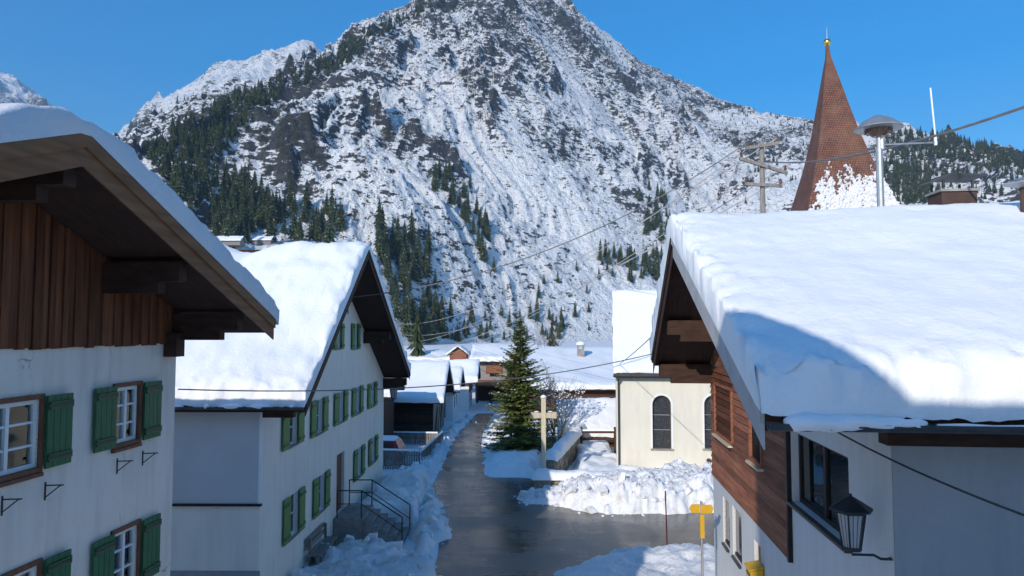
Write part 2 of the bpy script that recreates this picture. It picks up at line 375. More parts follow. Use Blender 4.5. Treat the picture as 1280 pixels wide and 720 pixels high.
# ------------------------------------------------------------------ roofs and their snow
def edge_spacing(a, b, n, fine=.5, k=7):
    """samples from a to b, closer together near both ends"""
    x = [a + fine*(i/k)**1.6 for i in range(k)] + list(np.linspace(a+fine, b-fine, n)) + [b - fine*(i/k)**1.6 for i in range(k-1, -1, -1)]
    return np.array(x)
def snow_cover(fr, parent, near, apex, far, v0, v1, depth, seed, mat, lip=.6, rad=.4, lump=.06, ridge=.7, over=.06, nu=60, nv=50, name='snow_cover', sag=None, wave=.3, ea=.075):
    us = edge_spacing(near[0]-over, far[0]+over, nu); vs = edge_spacing(v0-over, v1+over, nv)
    U, V = np.meshgrid(us, vs)
    def rt(u): return np.where(u < apex[0], near[1]+(apex[1]-near[1])*(u-near[0])/(apex[0]-near[0]), far[1]+(apex[1]-far[1])*(far[0]-u)/(far[0]-apex[0]))
    d = np.abs(U-apex[0])
    sm = sum(rt(U+o) for o in np.linspace(-ridge, ridge, 9))/9
    e1 = np.minimum(U-us[0], us[-1]-U); e2 = np.minimum(V-vs[0], vs[-1]-V)
    pr = lambda e: np.sqrt(1-(1-np.clip(e/rad, 0, 1))**2)
    pf = np.minimum(pr(e1), pr(e2))*.5 + pr(e1)*pr(e2)*.5
    D = depth*(1+wave*fbm(U*.35, V*.35, 3, seed)) + lump*fbm(U*1.3, V*1.3, 4, seed+5)
    if sag is not None: D = D + sag(U, V)
    low = lip + .25*fbm(U*2.2+9, V*2.2, 3, seed+9)
    edge = np.exp(-np.minimum(e1, e2)/.35)
    top = sm + D*(low + (1-low)*pf) + (.008+ea*edge)*fbm(U*4, V*4, 5, seed+3, .68)
    # slight wander of the free edges
    wu = .05*fbm(V*1.6, V*0+3, 4, seed+21); wv = .05*fbm(U*1.6, U*0+7, 4, seed+31)
    k1 = np.exp(-np.clip(U-us[0], 0, 9)/.3); k2 = np.exp(-np.clip(V-vs[0], 0, 9)/.3)
    wu = wu + .06*fbm(V*4, U*9, 5, seed+41, .65)
    P = np.stack([U - wu*k1 - .03*k1, V - wv*k2, top], -1)
    o = MB(fr); ny, nx = U.shape
    pts = P.reshape(-1, 3).tolist(); fs = [(j*nx+i, j*nx+i+1, (j+1)*nx+i+1, (j+1)*nx+i) for j in range(ny-1) for i in range(nx-1)]
    ring = [(0, i) for i in range(nx)] + [(j, nx-1) for j in range(1, ny)] + [(ny-1, i) for i in range(nx-2, -1, -1)] + [(j, 0) for j in range(ny-2, 0, -1)]
    b0 = len(pts)
    cu, cv = (us[0]+us[-1])/2, (vs[0]+vs[-1])/2
    for j, i in ring:
        u, v = us[i], vs[j]
        u += .04*(1 if u < cu else -1)*(i in (0, nx-1)); v += .02*(1 if v < cv else -1)*(j in (0, ny-1))
        hang = (j in (0, ny-1) or i in (0, nx-1))*(.045 + .07*float(perlin(u*2.1+seed, v*2.1, seed)) + .04*float(perlin(u*7, v*7, seed+2)))
        wq = math.exp(-min(us[i]-us[0], us[-1]-us[i])/.16); u -= wq*(1 if u < cu else -1)*(.06 + .05*float(perlin(v*2.7, seed+.3, 4)))
        pts.append((u, v, float(rt(np.array(us[i])))+.004-max(hang, -.004)*wq))
    n = len(ring)
    for k in range(n):
        a = ring[k]; b = ring[(k+1) % n]
        fs.append((a[0]*nx+a[1], b[0]*nx+b[1], b0+(k+1) % n, b0+k))
    o.add(pts, fs); ob = o.build(name, mat, parent, smooth=True)
    if sum(p.normal.z*p.area for p in ob.data.polygons[:len(fs)-n]) < 0: ob.data.flip_normals()
    return ob
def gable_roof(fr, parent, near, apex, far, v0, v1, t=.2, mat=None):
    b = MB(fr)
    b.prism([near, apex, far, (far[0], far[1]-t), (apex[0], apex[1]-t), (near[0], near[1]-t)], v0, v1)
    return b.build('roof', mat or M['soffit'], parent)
def verge_boards(fr, parent, roofobj, near, apex, far, v, rows=((.0, .17, .05), (.15, .34, .02)), mat=None, name='verge_board'):
    for q, (a, c) in enumerate(((near, apex), (far, apex))):
        b = MB(fr)
        for (d0, d1, th) in rows:
            lo = [(a[0], a[1]-d0), (c[0], c[1]-d0), (c[0], c[1]-d1), (a[0], a[1]-d1)]
            b.prism(lo, v-th-.004, v-.004)
        b.build(name, (mat[q] if isinstance(mat, tuple) else mat) or M['verge'], roofobj)
def roof_z(u, near, apex, far):
    if u < apex[0]: return near[1]+(apex[1]-near[1])*(u-near[0])/(apex[0]-near[0])
    return far[1]+(apex[1]-far[1])*(far[0]-u)/(far[0]-apex[0])
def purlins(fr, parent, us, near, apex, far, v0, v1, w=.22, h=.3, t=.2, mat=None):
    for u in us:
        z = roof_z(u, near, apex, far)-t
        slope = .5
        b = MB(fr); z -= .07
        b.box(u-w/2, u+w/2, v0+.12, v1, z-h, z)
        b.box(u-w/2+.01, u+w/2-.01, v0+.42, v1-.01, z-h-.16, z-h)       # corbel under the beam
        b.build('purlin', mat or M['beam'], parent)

# ------------------------------------------------------------------ windows
def shutter_mesh(fr, u0, u1, w0, w1, v, mat, parent, tilt=0.0, nb=2):
    b = MB(fr); n = 4
    for k in range(n):
        a = u0+(u1-u0)*k/n+.004; c = u0+(u1-u0)*(k+1)/n-.004
        b.box(a, c, v-.03, v, w0, w1)
    for q in ([.14, .86] if nb == 2 else [.12, .5, .88]):
        z = w0+(w1-w0)*q; b.box(u0+.02, u1-.02, v-.055, v-.03, z-.045, z+.045)
        b.box(u0-.02, u1-.04, v-.064, v-.055, z-.016, z+.016, 1)
    return b.build('shutter', [mat, M['iron']], parent)
def window(fr, parent, u0, u1, w0, w1, v=0.0, depth=.12, fmat=None, bars=(1, 2), bar=.028, fw=.055, glass='darkglass', sill=None, shut=None, smat=None, sw=None, curtain=None, casing=None, thin=None):
    """adds the window at v (outer wall plane); returns the pocket to cut out of the wall"""
    b = MB(fr); d = v+depth
    b.box(u0, u0+fw, d-.05, d, w0, w1); b.box(u1-fw, u1, d-.05, d, w0, w1)
    b.box(u0+fw, u1-fw, d-.05, d, w0, w0+fw); b.box(u0+fw, u1-fw, d-.05, d, w1-fw, w1)
    fr_o = b.build('window', fmat, parent)
    b = MB(fr)
    for k in range(bars[0]):
        x = u0+(u1-u0)*(k+1)/(bars[0]+1); b.box(x-bar, x+bar, d-.055, d-.012, w0+fw, w1-fw)
    for k in range(bars[1]):
        z = w0+(w1-w0)*(k+1)/(bars[1]+1)
        x = [u0+fw]+[u0+(u1-u0)*(q+1)/(bars[0]+1) for q in range(bars[0])]+[u1-fw]
        for p, q in zip(x[:-1], x[1:]): b.box(p+bar*(p != x[0]), q-bar*(q != x[-1]), d-.042, d-.012, z-.014, z+.014)
    if bars[0]+bars[1]: b.build('glazing_bars', thin or fmat, fr_o)
    b = MB(fr); b.box(u0+fw, u1-fw, d-.02, d-.012, w0+fw, w1-fw); b.build('pane', M[glass], fr_o)
    back = .03
    if curtain:
        back = .5
        for (c0, c1) in curtain:
            b = MB(fr); n = 24; a = u0+(u1-u0)*c0; e = u0+(u1-u0)*c1
            pts = [(a+(e-a)*k/n, d+.03+.018*math.sin(k*1.7+c0*9)) for k in range(n+1)]
            b.loft([[(p[0], p[1], w) for p in pts]+[(p[0], p[1]+.006, w) for p in reversed(pts)] for w in (w0+.02, w1-.02)])
            b.build('curtain', M['curtain'], fr_o, smooth=False)
        b = MB(fr); b.box(u0+.003, u1-.003, d+.42, d+.44, w0+.003, w1-.003); b.build('dark_interior', M['interior'], fr_o)
    if casing:
        b = MB(fr); c = casing[0]
        b.box(u0-c, u0, v-.035, v+.03, w0-c, w1+c); b.box(u1, u1+c, v-.035, v+.03, w0-c, w1+c)
        b.box(u0, u1, v-.033, v+.03, w1, w1+c); b.box(u0, u1, v-.033, v+.03, w0-c, w0)
        b.build('casing', casing[1], fr_o)
    if sill:
        b = MB(fr); b.box(u0-.06, u1+.06, v-sill[0], v+depth-.06, w0-.05-(casing[0] if casing else 0), w0-.004-(casing[0] if casing else 0)); b.build('sill', sill[1], fr_o)
    if shut:
        sw = sw or (u1-u0)*.62; g = casing[0] if casing else .02
        if 'n' in shut: shutter_mesh(fr, u0-g-sw, u0-g, w0-.03, w1+.03, v-.045, smat, fr_o)
        if 'f' in shut: shutter_mesh(fr, u1+g, u1+g+sw, w0-.03, w1+.03, v-.045, smat, fr_o)
    return (u0, u1, v-.2, d+back, w0, w1)

# ================================================================== SETTING
# world and sun
w = bpy.data.worlds.new('World'); S.world = w; w.use_nodes = True
sky = w.node_tree.nodes.new('ShaderNodeTexSky'); sky.sky_type = 'NISHITA'; sky.sun_disc = False
sky.sun_elevation = SUN_EL; sky.sun_rotation = math.pi + SUN_PHI; sky.altitude = 300; sky.air_density = 1.0; sky.dust_density = .35; sky.ozone_density = 3.0
bgn = w.node_tree.nodes['Background']; hs = w.node_tree.nodes.new('ShaderNodeHueSaturation'); hs.inputs['Saturation'].default_value = 1.48; w.node_tree.links.new(sky.outputs[0], hs.inputs['Color']); w.node_tree.links.new(hs.outputs[0], bgn.inputs[0]); bgn.inputs[1].default_value = .15
sl = bpy.data.lights.new('sun', 'SUN'); sl.energy = 2.9; sl.angle = R(.5); sl.color = (1, .93, .83)
so = bpy.data.objects.new('sun', sl); COL.objects.link(so)
ldir = Vector((math.sin(SUN_PHI)*math.cos(SUN_EL), math.cos(SUN_PHI)*math.cos(SUN_EL), -math.sin(SUN_EL)))
so.rotation_euler = ldir.to_track_quat('-Z', 'Y').to_euler(); so.location = (-40, -60, 60)
cam = bpy.data.cameras.new('camera'); co = bpy.data.objects.new('camera', cam); COL.objects.link(co); S.camera = co
cam.sensor_width = 36; cam.lens = F/1280*36; cam.clip_end = 20000; cam.clip_start = .1
co.location = (0, 0, HC); co.rotation_euler = (math.pi/2+PITCH, 0, 0)
S.view_settings.view_transform = 'Standard'; S.view_settings.look = 'None'; S.view_settings.gamma = 1; S.view_settings.use_curve_mapping = False
S.view_settings.exposure = 0.48

# ground: one sheet to the horizon
b = MB(); b.add([(-9000, -9000, 0), (9000, -9000, 0), (9000, 9000, 0), (-9000, 9000, 0)], [(0, 1, 2, 3)])
tag(b.build('ground', M['snow_ground']), kind='structure')

# ------------------------------------------------------------------ mountains
def mountain(name, sil, base, rid, mat, cols, rows, amp, seed, px0, px1, wl=1.0, power=1.12, jag=2.0):
    px = np.linspace(px0, px1, cols); q = np.concatenate([np.linspace(0, 1, rows), np.linspace(1.02, 1.5, 14)])
    sx, sy = zip(*sil)
    ysil = np.interp(px, sx, sy)
    Yr = np.interp(px, *zip(*rid)); Yb = np.interp(px, *zip(*base))
    k = np.ones(25)/25
    pad = lambda a: np.convolve(np.pad(a, 12, 'edge'), k, 'valid')
    Yr = pad(Yr); Yb = pad(Yb)
    tx = np.zeros_like(px); Zr = np.zeros_like(px)
    for i, (p, y) in enumerate(zip(px, ysil)):
        a = at(p, y, Yr[i]); tx[i] = a.x/Yr[i]; Zr[i] = a.z
    Q, PX = np.meshgrid(q, px, indexing='ij')
    Y = Yb + (Yr-Yb)*Q; X = tx*Y
    sh = np.where(Q <= 1, np.clip(Q, 0, 1)**power, 1-(Q-1)*.9)
    wgt = sstep(0.0, .16, Q)*(1-.8*sstep(.82, 1.0, Q))
    wg2 = sstep(0.0, .10, Q)
    wx = X + 60*wl*fbm(X/240/wl, Y/240/wl, 3, seed+50); wy = Y + 60*wl*fbm(X/240/wl+7, Y/240/wl, 3, seed+60)
    # spurs and gullies run down the slope towards the right
    ca, sa = math.cos(R(38)), math.sin(R(38))
    a1, b1 = wx*ca+wy*sa, -wx*sa+wy*ca
    Z = Zr*sh + wgt*amp*(.80*ridged(b1/230/wl, a1/420/wl, 3, seed) + .24*ridged(wx/75/wl, wy/75/wl, 4, seed+3)) \
        + wg2*amp*(.10*fbm(wx/24/wl, wy/24/wl, 3, seed+9) + .075*ridged(wx/15/wl, wy/15/wl, 3, seed+11) + .03*fbm(X/5/wl, Y/5/wl, 3, seed+13))
    crag = sstep(.58, .80, ridged(wx/120/wl, wy/150/wl, 4, seed+70) + .16*np.exp(-((Q-.55)/.16)**2) - .22*sstep(.34, .12, Q))
    chute = sstep(.62, .9, ridged((wx+.35*wy)/85/wl, wy/620/wl, 2, seed+80))*sstep(.03, .12, Q)*(1-sstep(.5, .8, Q))
    Z = Z + wg2*(1-.8*sstep(.85, 1.0, Q))*crag*amp*(.26*ridged(wx/42/wl, wy/42/wl, 4, seed+71, .65)+.12) - chute*amp*.06
    cover = np.clip(.33 + .46*fbm(wx/150/wl, wy/150/wl, 4, seed+75) + .30*sstep(.3, .7, Q) - .18*sstep(.4, .1, Q) - .5*chute + .2*crag, 0, 1)
    Z = np.maximum(Z, -1+Q*2)
    P = np.stack([X, Y, Z], -1)
    o = grid_mesh(name, P, mat); tag(o, kind='structure')
    for nm, arr in (('crag', crag), ('cover', cover)):
        at_ = o.data.attributes.new(nm, 'FLOAT', 'POINT'); at_.data.foreach_set('value', arr.reshape(-1).astype(np.float32))
    return P, Q
MP, MQ = mountain('mountain',
    [(-200, 330), (60, 270), (150, 215), (180, 185), (215, 168), (250, 150), (330, 112), (400, 78), (440, 50), (500, 18), (545, -4), (585, -16), (620, -18), (660, -12), (703, 6), (745, 36), (800, 80), (850, 106), (900, 129), (960, 147), (1010, 158), (1090, 166), (1130, 176), (1200, 186), (1290, 208), (1480, 230)],
    [(-200, 210), (250, 240), (450, 290), (640, 420), (900, 520), (1280, 400), (1480, 360)],
    [(-200, 520), (150, 600), (300, 680), (450, 800), (620, 1080), (760, 1380), (900, 1500), (1010, 1350), (1150, 1000), (1480, 760)],
    M['mount'], 760, 560, 52, 3, -160, 1440)
FP, FQ = mountain('far_mountain',
    [(-20, 240), (120, 200), (155, 166), (200, 132), (240, 108), (265, 92), (285, 82), (302, 80), (325, 74), (345, 73), (362, 64), (380, 57), (392, 60), (402, 70), (420, 84), (500, 130), (600, 180)],
    [(-20, 1100), (600, 1300)], [(-20, 2300), (250, 2500), (600, 2700)], M['mount_far'], 260, 150, 130, 23, -20, 560, 3.2)
mountain('distant_mountain', [(-300, 60), (-160, 40), (-60, 76), (0, 97), (18, 104), (40, 119), (80, 150), (140, 200), (260, 260)],
    [(-300, 1600), (260, 1700)], [(-300, 2900), (260, 3100)], M['mount'], 190, 140, 150, 37, -220, 240, 3.2)

# mountain trees
def conifer_mesh(seed, tiers=9, spikes=9):
    rnd = random.Random(seed); b = MB()
    b.tube([(0, 0, -.03), (0, 0, .25)], [.018, .012], 5, 1)
    for t in range(tiers):
        q = t/(tiers-1); z = .07+.80*q; r = .20*(1-q)**.8+.022; hh = .17*(1-.45*q)
        pts = [(0, 0, z+hh)]; n = spikes*2; ph = rnd.random()*6
        for k in range(n):
            a = ph+2*math.pi*k/n + rnd.uniform(-.12, .12)
            rr = r*(rnd.uniform(.8, 1.22) if k % 2 == 0 else rnd.uniform(.42, .62))
            pts.append((rr*math.cos(a), rr*math.sin(a), z-(.035 if k % 2 == 0 else .0)+rnd.uniform(-.012, .012)))
        b.add(pts, [(0, 1+k, 1+(k+1) % n) for k in range(n)])
    return b
protos = [conifer_mesh(s) for s in (1, 2, 3, 4)]
proto_me = []
for i, pm in enumerate(protos):
    o = pm.build('spruce_tree', [M['foliage_far'], M['bark']], recalc=False); proto_me.append(o.data); bpy.data.objects.remove(o, do_unlink=True)
def inpoly(x, y, poly):
    r = np.zeros(x.shape, bool); n = len(poly)
    for i in range(n):
        x1, y1 = poly[i]; x2, y2 = poly[(i+1) % n]
        c = ((y1 > y) != (y2 > y)) & (x < (x2-x1)*(y-y1)/((y2-y1) or 1e-9)+x1); r ^= c
    return r
def visible(P, Q):
    px, py = project(P[..., 0], P[..., 1], P[..., 2])
    best = np.minimum.accumulate(py, axis=0)
    return px, py, (py <= best+1.0) & (Q <= 1.0)
mpx, mpy, mvis = visible(MP, MQ); fpx, fpy, fvis = visible(FP, FQ)
zones = [
 ([(178, 190), (250, 148), (330, 110), (400, 76), (445, 47), (470, 36), (470, 55), (440, 78), (390, 112), (340, 130), (290, 178), (262, 215), (240, 238), (205, 225)], 330, 10.5, 'on the wooded crest of the mountain\'s left flank', 0),
 ([(205, 218), (245, 235), (300, 228), (345, 258), (342, 305), (300, 305), (262, 292), (228, 255)], 120, 13.5, 'in the dense wood low on the mountain\'s left, above the left roof', 0),
 ([(335, 250), (420, 270), (440, 305), (345, 302)], 34, 14, 'in the loose grove just above the snowy roof ridge', 0),
 ([(462, 285), (520, 300), (548, 330), (555, 420), (530, 440), (505, 430), (485, 360)], 78, 16, 'in the tall stand beside the gable with green shutters', 0),
 ([(538, 212), (560, 215), (588, 235), (585, 262), (545, 258)], 20, 14, 'in the small clump at the foot of the central crags', 0),
 ([(568, 268), (592, 262), (620, 300), (606, 330), (580, 308)], 20, 14, 'in the clump low on the open snow slope, left of centre', 0),
 ([(612, 340), (700, 330), (760, 330), (740, 395), (640, 420)], 16, 10, 'standing scattered over the lower snow slope at the centre', 0),
 ([(795, 230), (835, 240), (842, 292), (822, 312), (790, 275)], 26, 17, 'in the clump above the right roof\'s gable', 0),
 ([(745, 322), (835, 318), (830, 358), (770, 356)], 34, 15, 'in the row behind the church roof', 0),
 ([(1108, 158), (1200, 177), (1285, 196), (1285, 214), (1200, 206), (1110, 198)], 360, 12, 'on the wooded ridge at the far right', 0),
 ([(1095, 200), (1165, 215), (1160, 256), (1100, 256)], 150, 13, 'in the dark wood right of the spire', 0),
 ([(1160, 205), (1285, 216), (1285, 250), (1160, 256)], 120, 9, 'below the wooded ridge at the far right', 0),
 ([(745, 36), (800, 78), (900, 126), (1010, 155), (1010, 172), (900, 150), (800, 105), (740, 55)], 130, 7, 'along the mountain\'s right skyline', 0),
 ([(445, 45), (545, -5), (560, 5), (470, 50)], 60, 9, 'along the mountain\'s left skyline near the summit', 0),
 ([(905, 170), (1010, 180), (1000, 255), (930, 255)], 26, 9, 'scattered on the rough slope left of the spire', 0),
 ([(560, 395), (610, 400), (600, 432), (540, 436)], 16, 9, 'by the valley floor beyond the street', 0),
 ([(505, 398), (600, 392), (760, 405), (760, 428), (505, 436)], 34, 9, 'along the foot of the snow slope beyond the village roofs', 0),
 ([(155, 165), (240, 122), (262, 130), (200, 160), (160, 180)], 70, 28, 'on the shoulder of the distant peak at the left', 1)]
TREES = []
rng = np.random.default_rng(5)
for zi, (poly, n, hh, where, far) in enumerate(zones):
    px, py, vis, P = (fpx, fpy, fvis, FP) if far else (mpx, mpy, mvis, MP)
    c = np.argwhere(inpoly(px, py, poly) & vis)
    if len(c) == 0: continue
    # nearer rows are more tightly spaced; weigh by area
    for k in rng.choice(len(c), min(n, len(c)), replace=False):
        j, i = c[k]; p = P[j, i]; h = hh*rng.uniform(.65, 1.35)
        TREES.append((h*900/p[1], zi, p, h))
TREES.sort(key=lambda t: -t[0])
rest = MB(); rv, rf, rm = [], [], []
for k, (s, zi, p, h) in enumerate(TREES):
    wd = h*rng.uniform(.75, 1.05); a = rng.uniform(0, 6.28)
    if k < 300:
        o = bpy.data.objects.new('spruce_tree', proto_me[k % 4]); COL.objects.link(o)
        o.location = (p[0], p[1], p[2]-.3); o.scale = (wd, wd, h); o.rotation_euler = (0, 0, a)
        tag(o, 'dark spruce '+zones[zi][3], 'tree', 'spruces '+zones[zi][3])
    else:
        pm = protos[k % 4]; b0 = len(rv); ca, sa = math.cos(a), math.sin(a)
        rv += [(p[0]+wd*(x*ca-y*sa), p[1]+wd*(x*sa+y*ca), p[2]-.3+h*z) for x, y, z in pm.v]
        rf += [tuple(i+b0 for i in f) for f in pm.f]; rm += pm.mi
rest.v, rest.f, rest.mi = rv, rf, rm
tag(rest.build('spruce_forest', [M['foliage_far'], M['bark']], recalc=False), 'distant dark spruce forest on the mountain slopes and crests', 'forest', kind='stuff')

hm = bpy.data.materials.new('haze'); hm.use_nodes = True; hn = hm.node_tree; hn.nodes.remove(hn.nodes['Principled BSDF'])
pv = hn.nodes.new('ShaderNodeVolumePrincipled'); pv.inputs['Color'].default_value = (.52, .74, 1, 1); pv.inputs['Density'].default_value = HAZE; pv.inputs['Anisotropy'].default_value = .2
hn.links.new(pv.outputs[0], hn.nodes['Material Output'].inputs['Volume'])
b = MB(); b.box(-2600, 2600, -400, 3900, -1, 1180); tag(b.build('haze', hm), 'thin pale mountain air', 'haze', kind='stuff')

# dwarf pines scattered over the open face
sc_ = conifer_mesh(9, 3, 5); sv, sf, sm_ = [], [], []
c = np.argwhere(inpoly(mpx, mpy, [(300, 270), (430, 80), (520, 20), (620, -10), (700, 15), (820, 100), (1010, 165), (1010, 262), (850, 300), (830, 420), (520, 430)]) & mvis)
for k in rng.choice(len(c), 3200, replace=False):
    p = MP[tuple(c[k])]; clump = perlin(p[0]/70, p[1]/70, 5)
    if clump < -.15: continue
    h = rng.uniform(1.6, 4.2)*(1+.5*max(0, clump)); wd = h*rng.uniform(.9, 1.7); a = rng.uniform(0, 6.28); ca, sa = math.cos(a), math.sin(a); b0 = len(sv)
    sv += [(p[0]+wd*(x*ca-y*sa), p[1]+wd*(x*sa+y*ca), p[2]-.4+h*z) for x, y, z in sc_.v]; sf += [tuple(i+b0 for i in f) for f in sc_.f]; sm_ += sc_.mi
b = MB(); b.v, b.f, b.mi = sv, sf, sm_
tag(b.build('dwarf_pines', [M['foliage_far'], M['bark']], recalc=False), 'small dark dwarf pines dotted over the snowy mountain face', 'scrub', kind='stuff')

# ------------------------------------------------------------------ roads
def sheet(name, pts, z, mat, kind='structure'):
    b = MB(); b.add([(p.x, p.y, z) for p in pts], [tuple(range(len(pts)))])
    o = b.build(name, mat, recalc=False)
    if o.data.polygons[0].normal.z < 0: o.data.flip_normals(); tag(o, kind=kind); return o
G = gnd
main = [G(500, 760), G(535, 720), G(548, 690), G(545, 650), G(535, 620), G(545, 598), G(556, 575), G(565, 552), G(578, 535), G(588, 524), G(597, 517)]
mainr = [G(618, 517), G(612, 526), G(604, 540), G(602, 560), G(606, 580), G(610, 596), G(668, 600), G(700, 636), G(700, 690), G(690, 760)]
def smooth_poly(pts, n=6):
    out = []
    for i in range(len(pts)-1):
        p0, p1, p2, p3 = pts[max(i-1, 0)], pts[i], pts[i+1], pts[min(i+2, len(pts)-1)]
        for k in range(n):
            t = k/n; out.append(.5*((2*p1)+(p2-p0)*t+(2*p0-5*p1+4*p2-p3)*t*t+(3*p1-p0-3*p2+p3)*t**3))
    return out+[pts[-1]]
lo = smooth_poly(main); hi = smooth_poly(mainr)
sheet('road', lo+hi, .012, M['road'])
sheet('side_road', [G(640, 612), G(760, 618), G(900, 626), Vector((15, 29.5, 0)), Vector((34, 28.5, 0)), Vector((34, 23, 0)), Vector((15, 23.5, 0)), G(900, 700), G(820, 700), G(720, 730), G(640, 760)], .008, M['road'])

def snow_bank(name, poly, height, edge, seed, mat=None, rough=.12, chunk=0.0, res=.11, z0=-.06, prof=None):
    poly = [(p.x, p.y) for p in poly]
    xs = [p[0] for p in poly]; ys = [p[1] for p in poly]
    gx = np.arange(min(xs)-.3, max(xs)+.3, res); gy = np.arange(min(ys)-.3, max(ys)+.3, res*1.3)
    X, Y = np.meshgrid(gx, gy)
    jx = X+.35*fbm(X*.9, Y*.9, 3, seed+1); jy = Y+.35*fbm(X*.9+5, Y*.9, 3, seed+2)
    ins = inpoly(jx, jy, poly); d = np.full(X.shape, 1e9)
    for i in range(len(poly)):
        ax, ay = poly[i]; bx, by = poly[(i+1) % len(poly)]
        t = np.clip(((jx-ax)*(bx-ax)+(jy-ay)*(by-ay))/((bx-ax)**2+(by-ay)**2+1e-9), 0, 1)
        d = np.minimum(d, np.hypot(jx-ax-t*(bx-ax), jy-ay-t*(by-ay)))
    d = np.where(ins, d, -d)
    h = height*(prof(X, Y) if prof else 1)
    Z = z0 + h*(1-(1-np.clip(d/edge, 0, 1))**1.8)*(1+.25*fbm(X*.6, Y*.6, 3, seed+3)) + np.clip(d/.2, 0, 1)*(rough*fbm(X*1.7, Y*1.7, 5, seed+4, .6))
    if chunk: Z = Z + np.clip(d/.4, 0, 1)*chunk*(np.maximum(0, ridged(X*2.4, Y*2.4, 5, seed+5, .8)-.15)*1.1)
    Z = np.where(d < 0, -.12, np.maximum(Z, -.1))
    o = grid_mesh(name, np.stack([X, Y, Z], -1), mat or M['snow_bank'], mask=d > -.4); tag(o, kind='structure')
    if chunk:      # broken blocks thrown up by the plough
        rnd = random.Random(seed); c = np.argwhere((d > -.25) & (d < edge*1.2)); b = MB()
        for k in range(min(170, len(c)//14)):
            j, i = c[rnd.randrange(len(c))]; r = rnd.uniform(.03, .13)*rnd.uniform(.5, 1.2)*(1.3 if d[j, i] > 0 else .6); p = (X[j, i], Y[j, i], max(Z[j, i], 0)+r*.25)
            rot = Matrix.Rotation(rnd.uniform(0, 6.3), 3, (rnd.random()-.5, rnd.random()-.5, rnd.random()))
            q = [Vector(((sx+rnd.uniform(-.3, .3))*r, (sy+rnd.uniform(-.3, .3))*r*.8, (sz+rnd.uniform(-.3, .3))*r*.6)) for sx, sy, sz in ((-1, -1, -1), (1, -1, -1), (1, 1, -1), (-1, 1, -1), (-1, -1, 1), (1, -1, 1), (1, 1, 1), (-1, 1, 1))]
            q = [tuple(rot @ v + Vector(p)) for v in q]; b.hexa(q[:4], q[4:])
        b.build('snow_blocks', mat or M['snow_bank'], o, bevel=.008)
    return o
snow_bank('snow_bank', [G(330, 760), G(372, 716), G(400, 700), G(430, 690), G(450, 690), G(490, 694), G(538, 706), G(552, 730), G(540, 790), G(400, 800)], .6, .9, 11, rough=.14, chunk=.22)
snow_bank('snow_bank', [G(512, 692), G(530, 695), G(552, 682), G(566, 665), G(556, 645), G(545, 628), G(540, 612), G(526, 614), G(518, 640), G(510, 665)], .5, .8, 12, rough=.10, chunk=.14)
snow_bank('snow_bank', [G(482, 616), G(510, 622), G(538, 614), G(542, 598), G(556, 574), G(566, 552), G(580, 535), G(592, 522), G(585, 520), G(566, 532), G(545, 552), G(528, 575), G(500, 592), G(484, 596)], .34, .7, 13, rough=.08, chunk=.12)
snow_bank('snow_bank', [G(648, 622), G(668, 614), G(760, 614), G(905, 605), G(925, 630), G(900, 641), G(860, 642), G(780, 644), G(735, 641), G(690, 634), G(662, 630)], 1.0, 1.2, 14, rough=.10, chunk=.34, res=.07,
          prof=lambda X, Y: .35+.75*sstep(1.2, 4.8, X))
snow_bank('snow_bank', [G(665, 735), G(700, 715), G(750, 698), G(800, 690), G(850, 686), G(900, 688), G(930, 700), G(960, 800), G(800, 830), G(640, 800)], .55, 1.2, 15, rough=.10)
snow_bank('snow_bank', [G(612, 594), G(640, 596), G(670, 596), G(690, 575), G(700, 556), G(680, 548), G(640, 545), G(612, 548), G(604, 556), G(606, 574)], .55, .9, 16, rough=.08, mat=M['snow_ground'])
snow_bank('snow_bank', [G(610, 541), G(640, 543), G(660, 530), G(625, 520), G(612, 528)], .5, .9, 17, rough=.08)

# ================================================================== HOUSE WITH PLANK GABLE (left, nearest)
P0 = at(103, 165, 7.7)
F1 = Frame(P0.x-1.15, 7.7, .0667, 1)
root = house_root('farmhouse', F1, 'nearest farmhouse at the left with cracked white wall, dark plank gable and dark green shutters')
VO = -1.25
apex = F1.hit(103, 166, v=VO); far = F1.hit(341, 399, v=VO); apex = (apex[0], apex[2]); far = (far[0], far[2])
near = (apex[0]-6.3, apex[1]-6.3*(apex[1]-far[1])/(far[0]-apex[0])*.98)
uf = F1.hit(217, 560, v=0)[0]; un = -5.2; L = 11
tt = .24
prof = [(un, 0), (uf, 0), (uf, roof_z(uf, near, apex, far)-tt), (apex[0], apex[1]-tt), (un, roof_z(un, near, apex, far)-tt)]
b = MB(F1); b.prism(prof, 0, L); wall = b.build('wall', M['plaster1'], root)
ro = gable_roof(F1, root, near, apex, far, VO, L+.8, tt)
verge_boards(F1, root, ro, near, apex, far, VO, rows=((.0, .155, .05), (.155, .36, .02)))
snow_cover(F1, root, near, apex, far, VO, L+.8, .33, 41, M['snow_old'], lip=.78, rad=.3, over=.08, ridge=.9, lump=.02, ea=.02, wave=.15)
purlins(F1, root, [apex[0], (apex[0]+uf)/2+.2, uf-.12], near, apex, far, VO, .3, .2, .26, tt)
wp = F1.hit(0, 437, v=0)[2]
b = MB(F1); u = un; k = 0
while u < uf-.02:
    wd = random.uniform(.10, .155); e = min(u+wd, uf)
    z0 = wp+random.uniform(-.02, .01); za, zb = (roof_z(x, near, apex, far)-tt-.01 for x in (u+.006, e-.006))
    if min(za, zb) > z0+.05:
        th = .05 if k % 2 else .03
        b.prism([(u+.006, z0), (e-.006, z0), (e-.006, zb), (u+.006, za)], -th-.01, -.004)
    u = e; k += 1
b.build('plank_cladding', M['plank'], root)
pockets = []
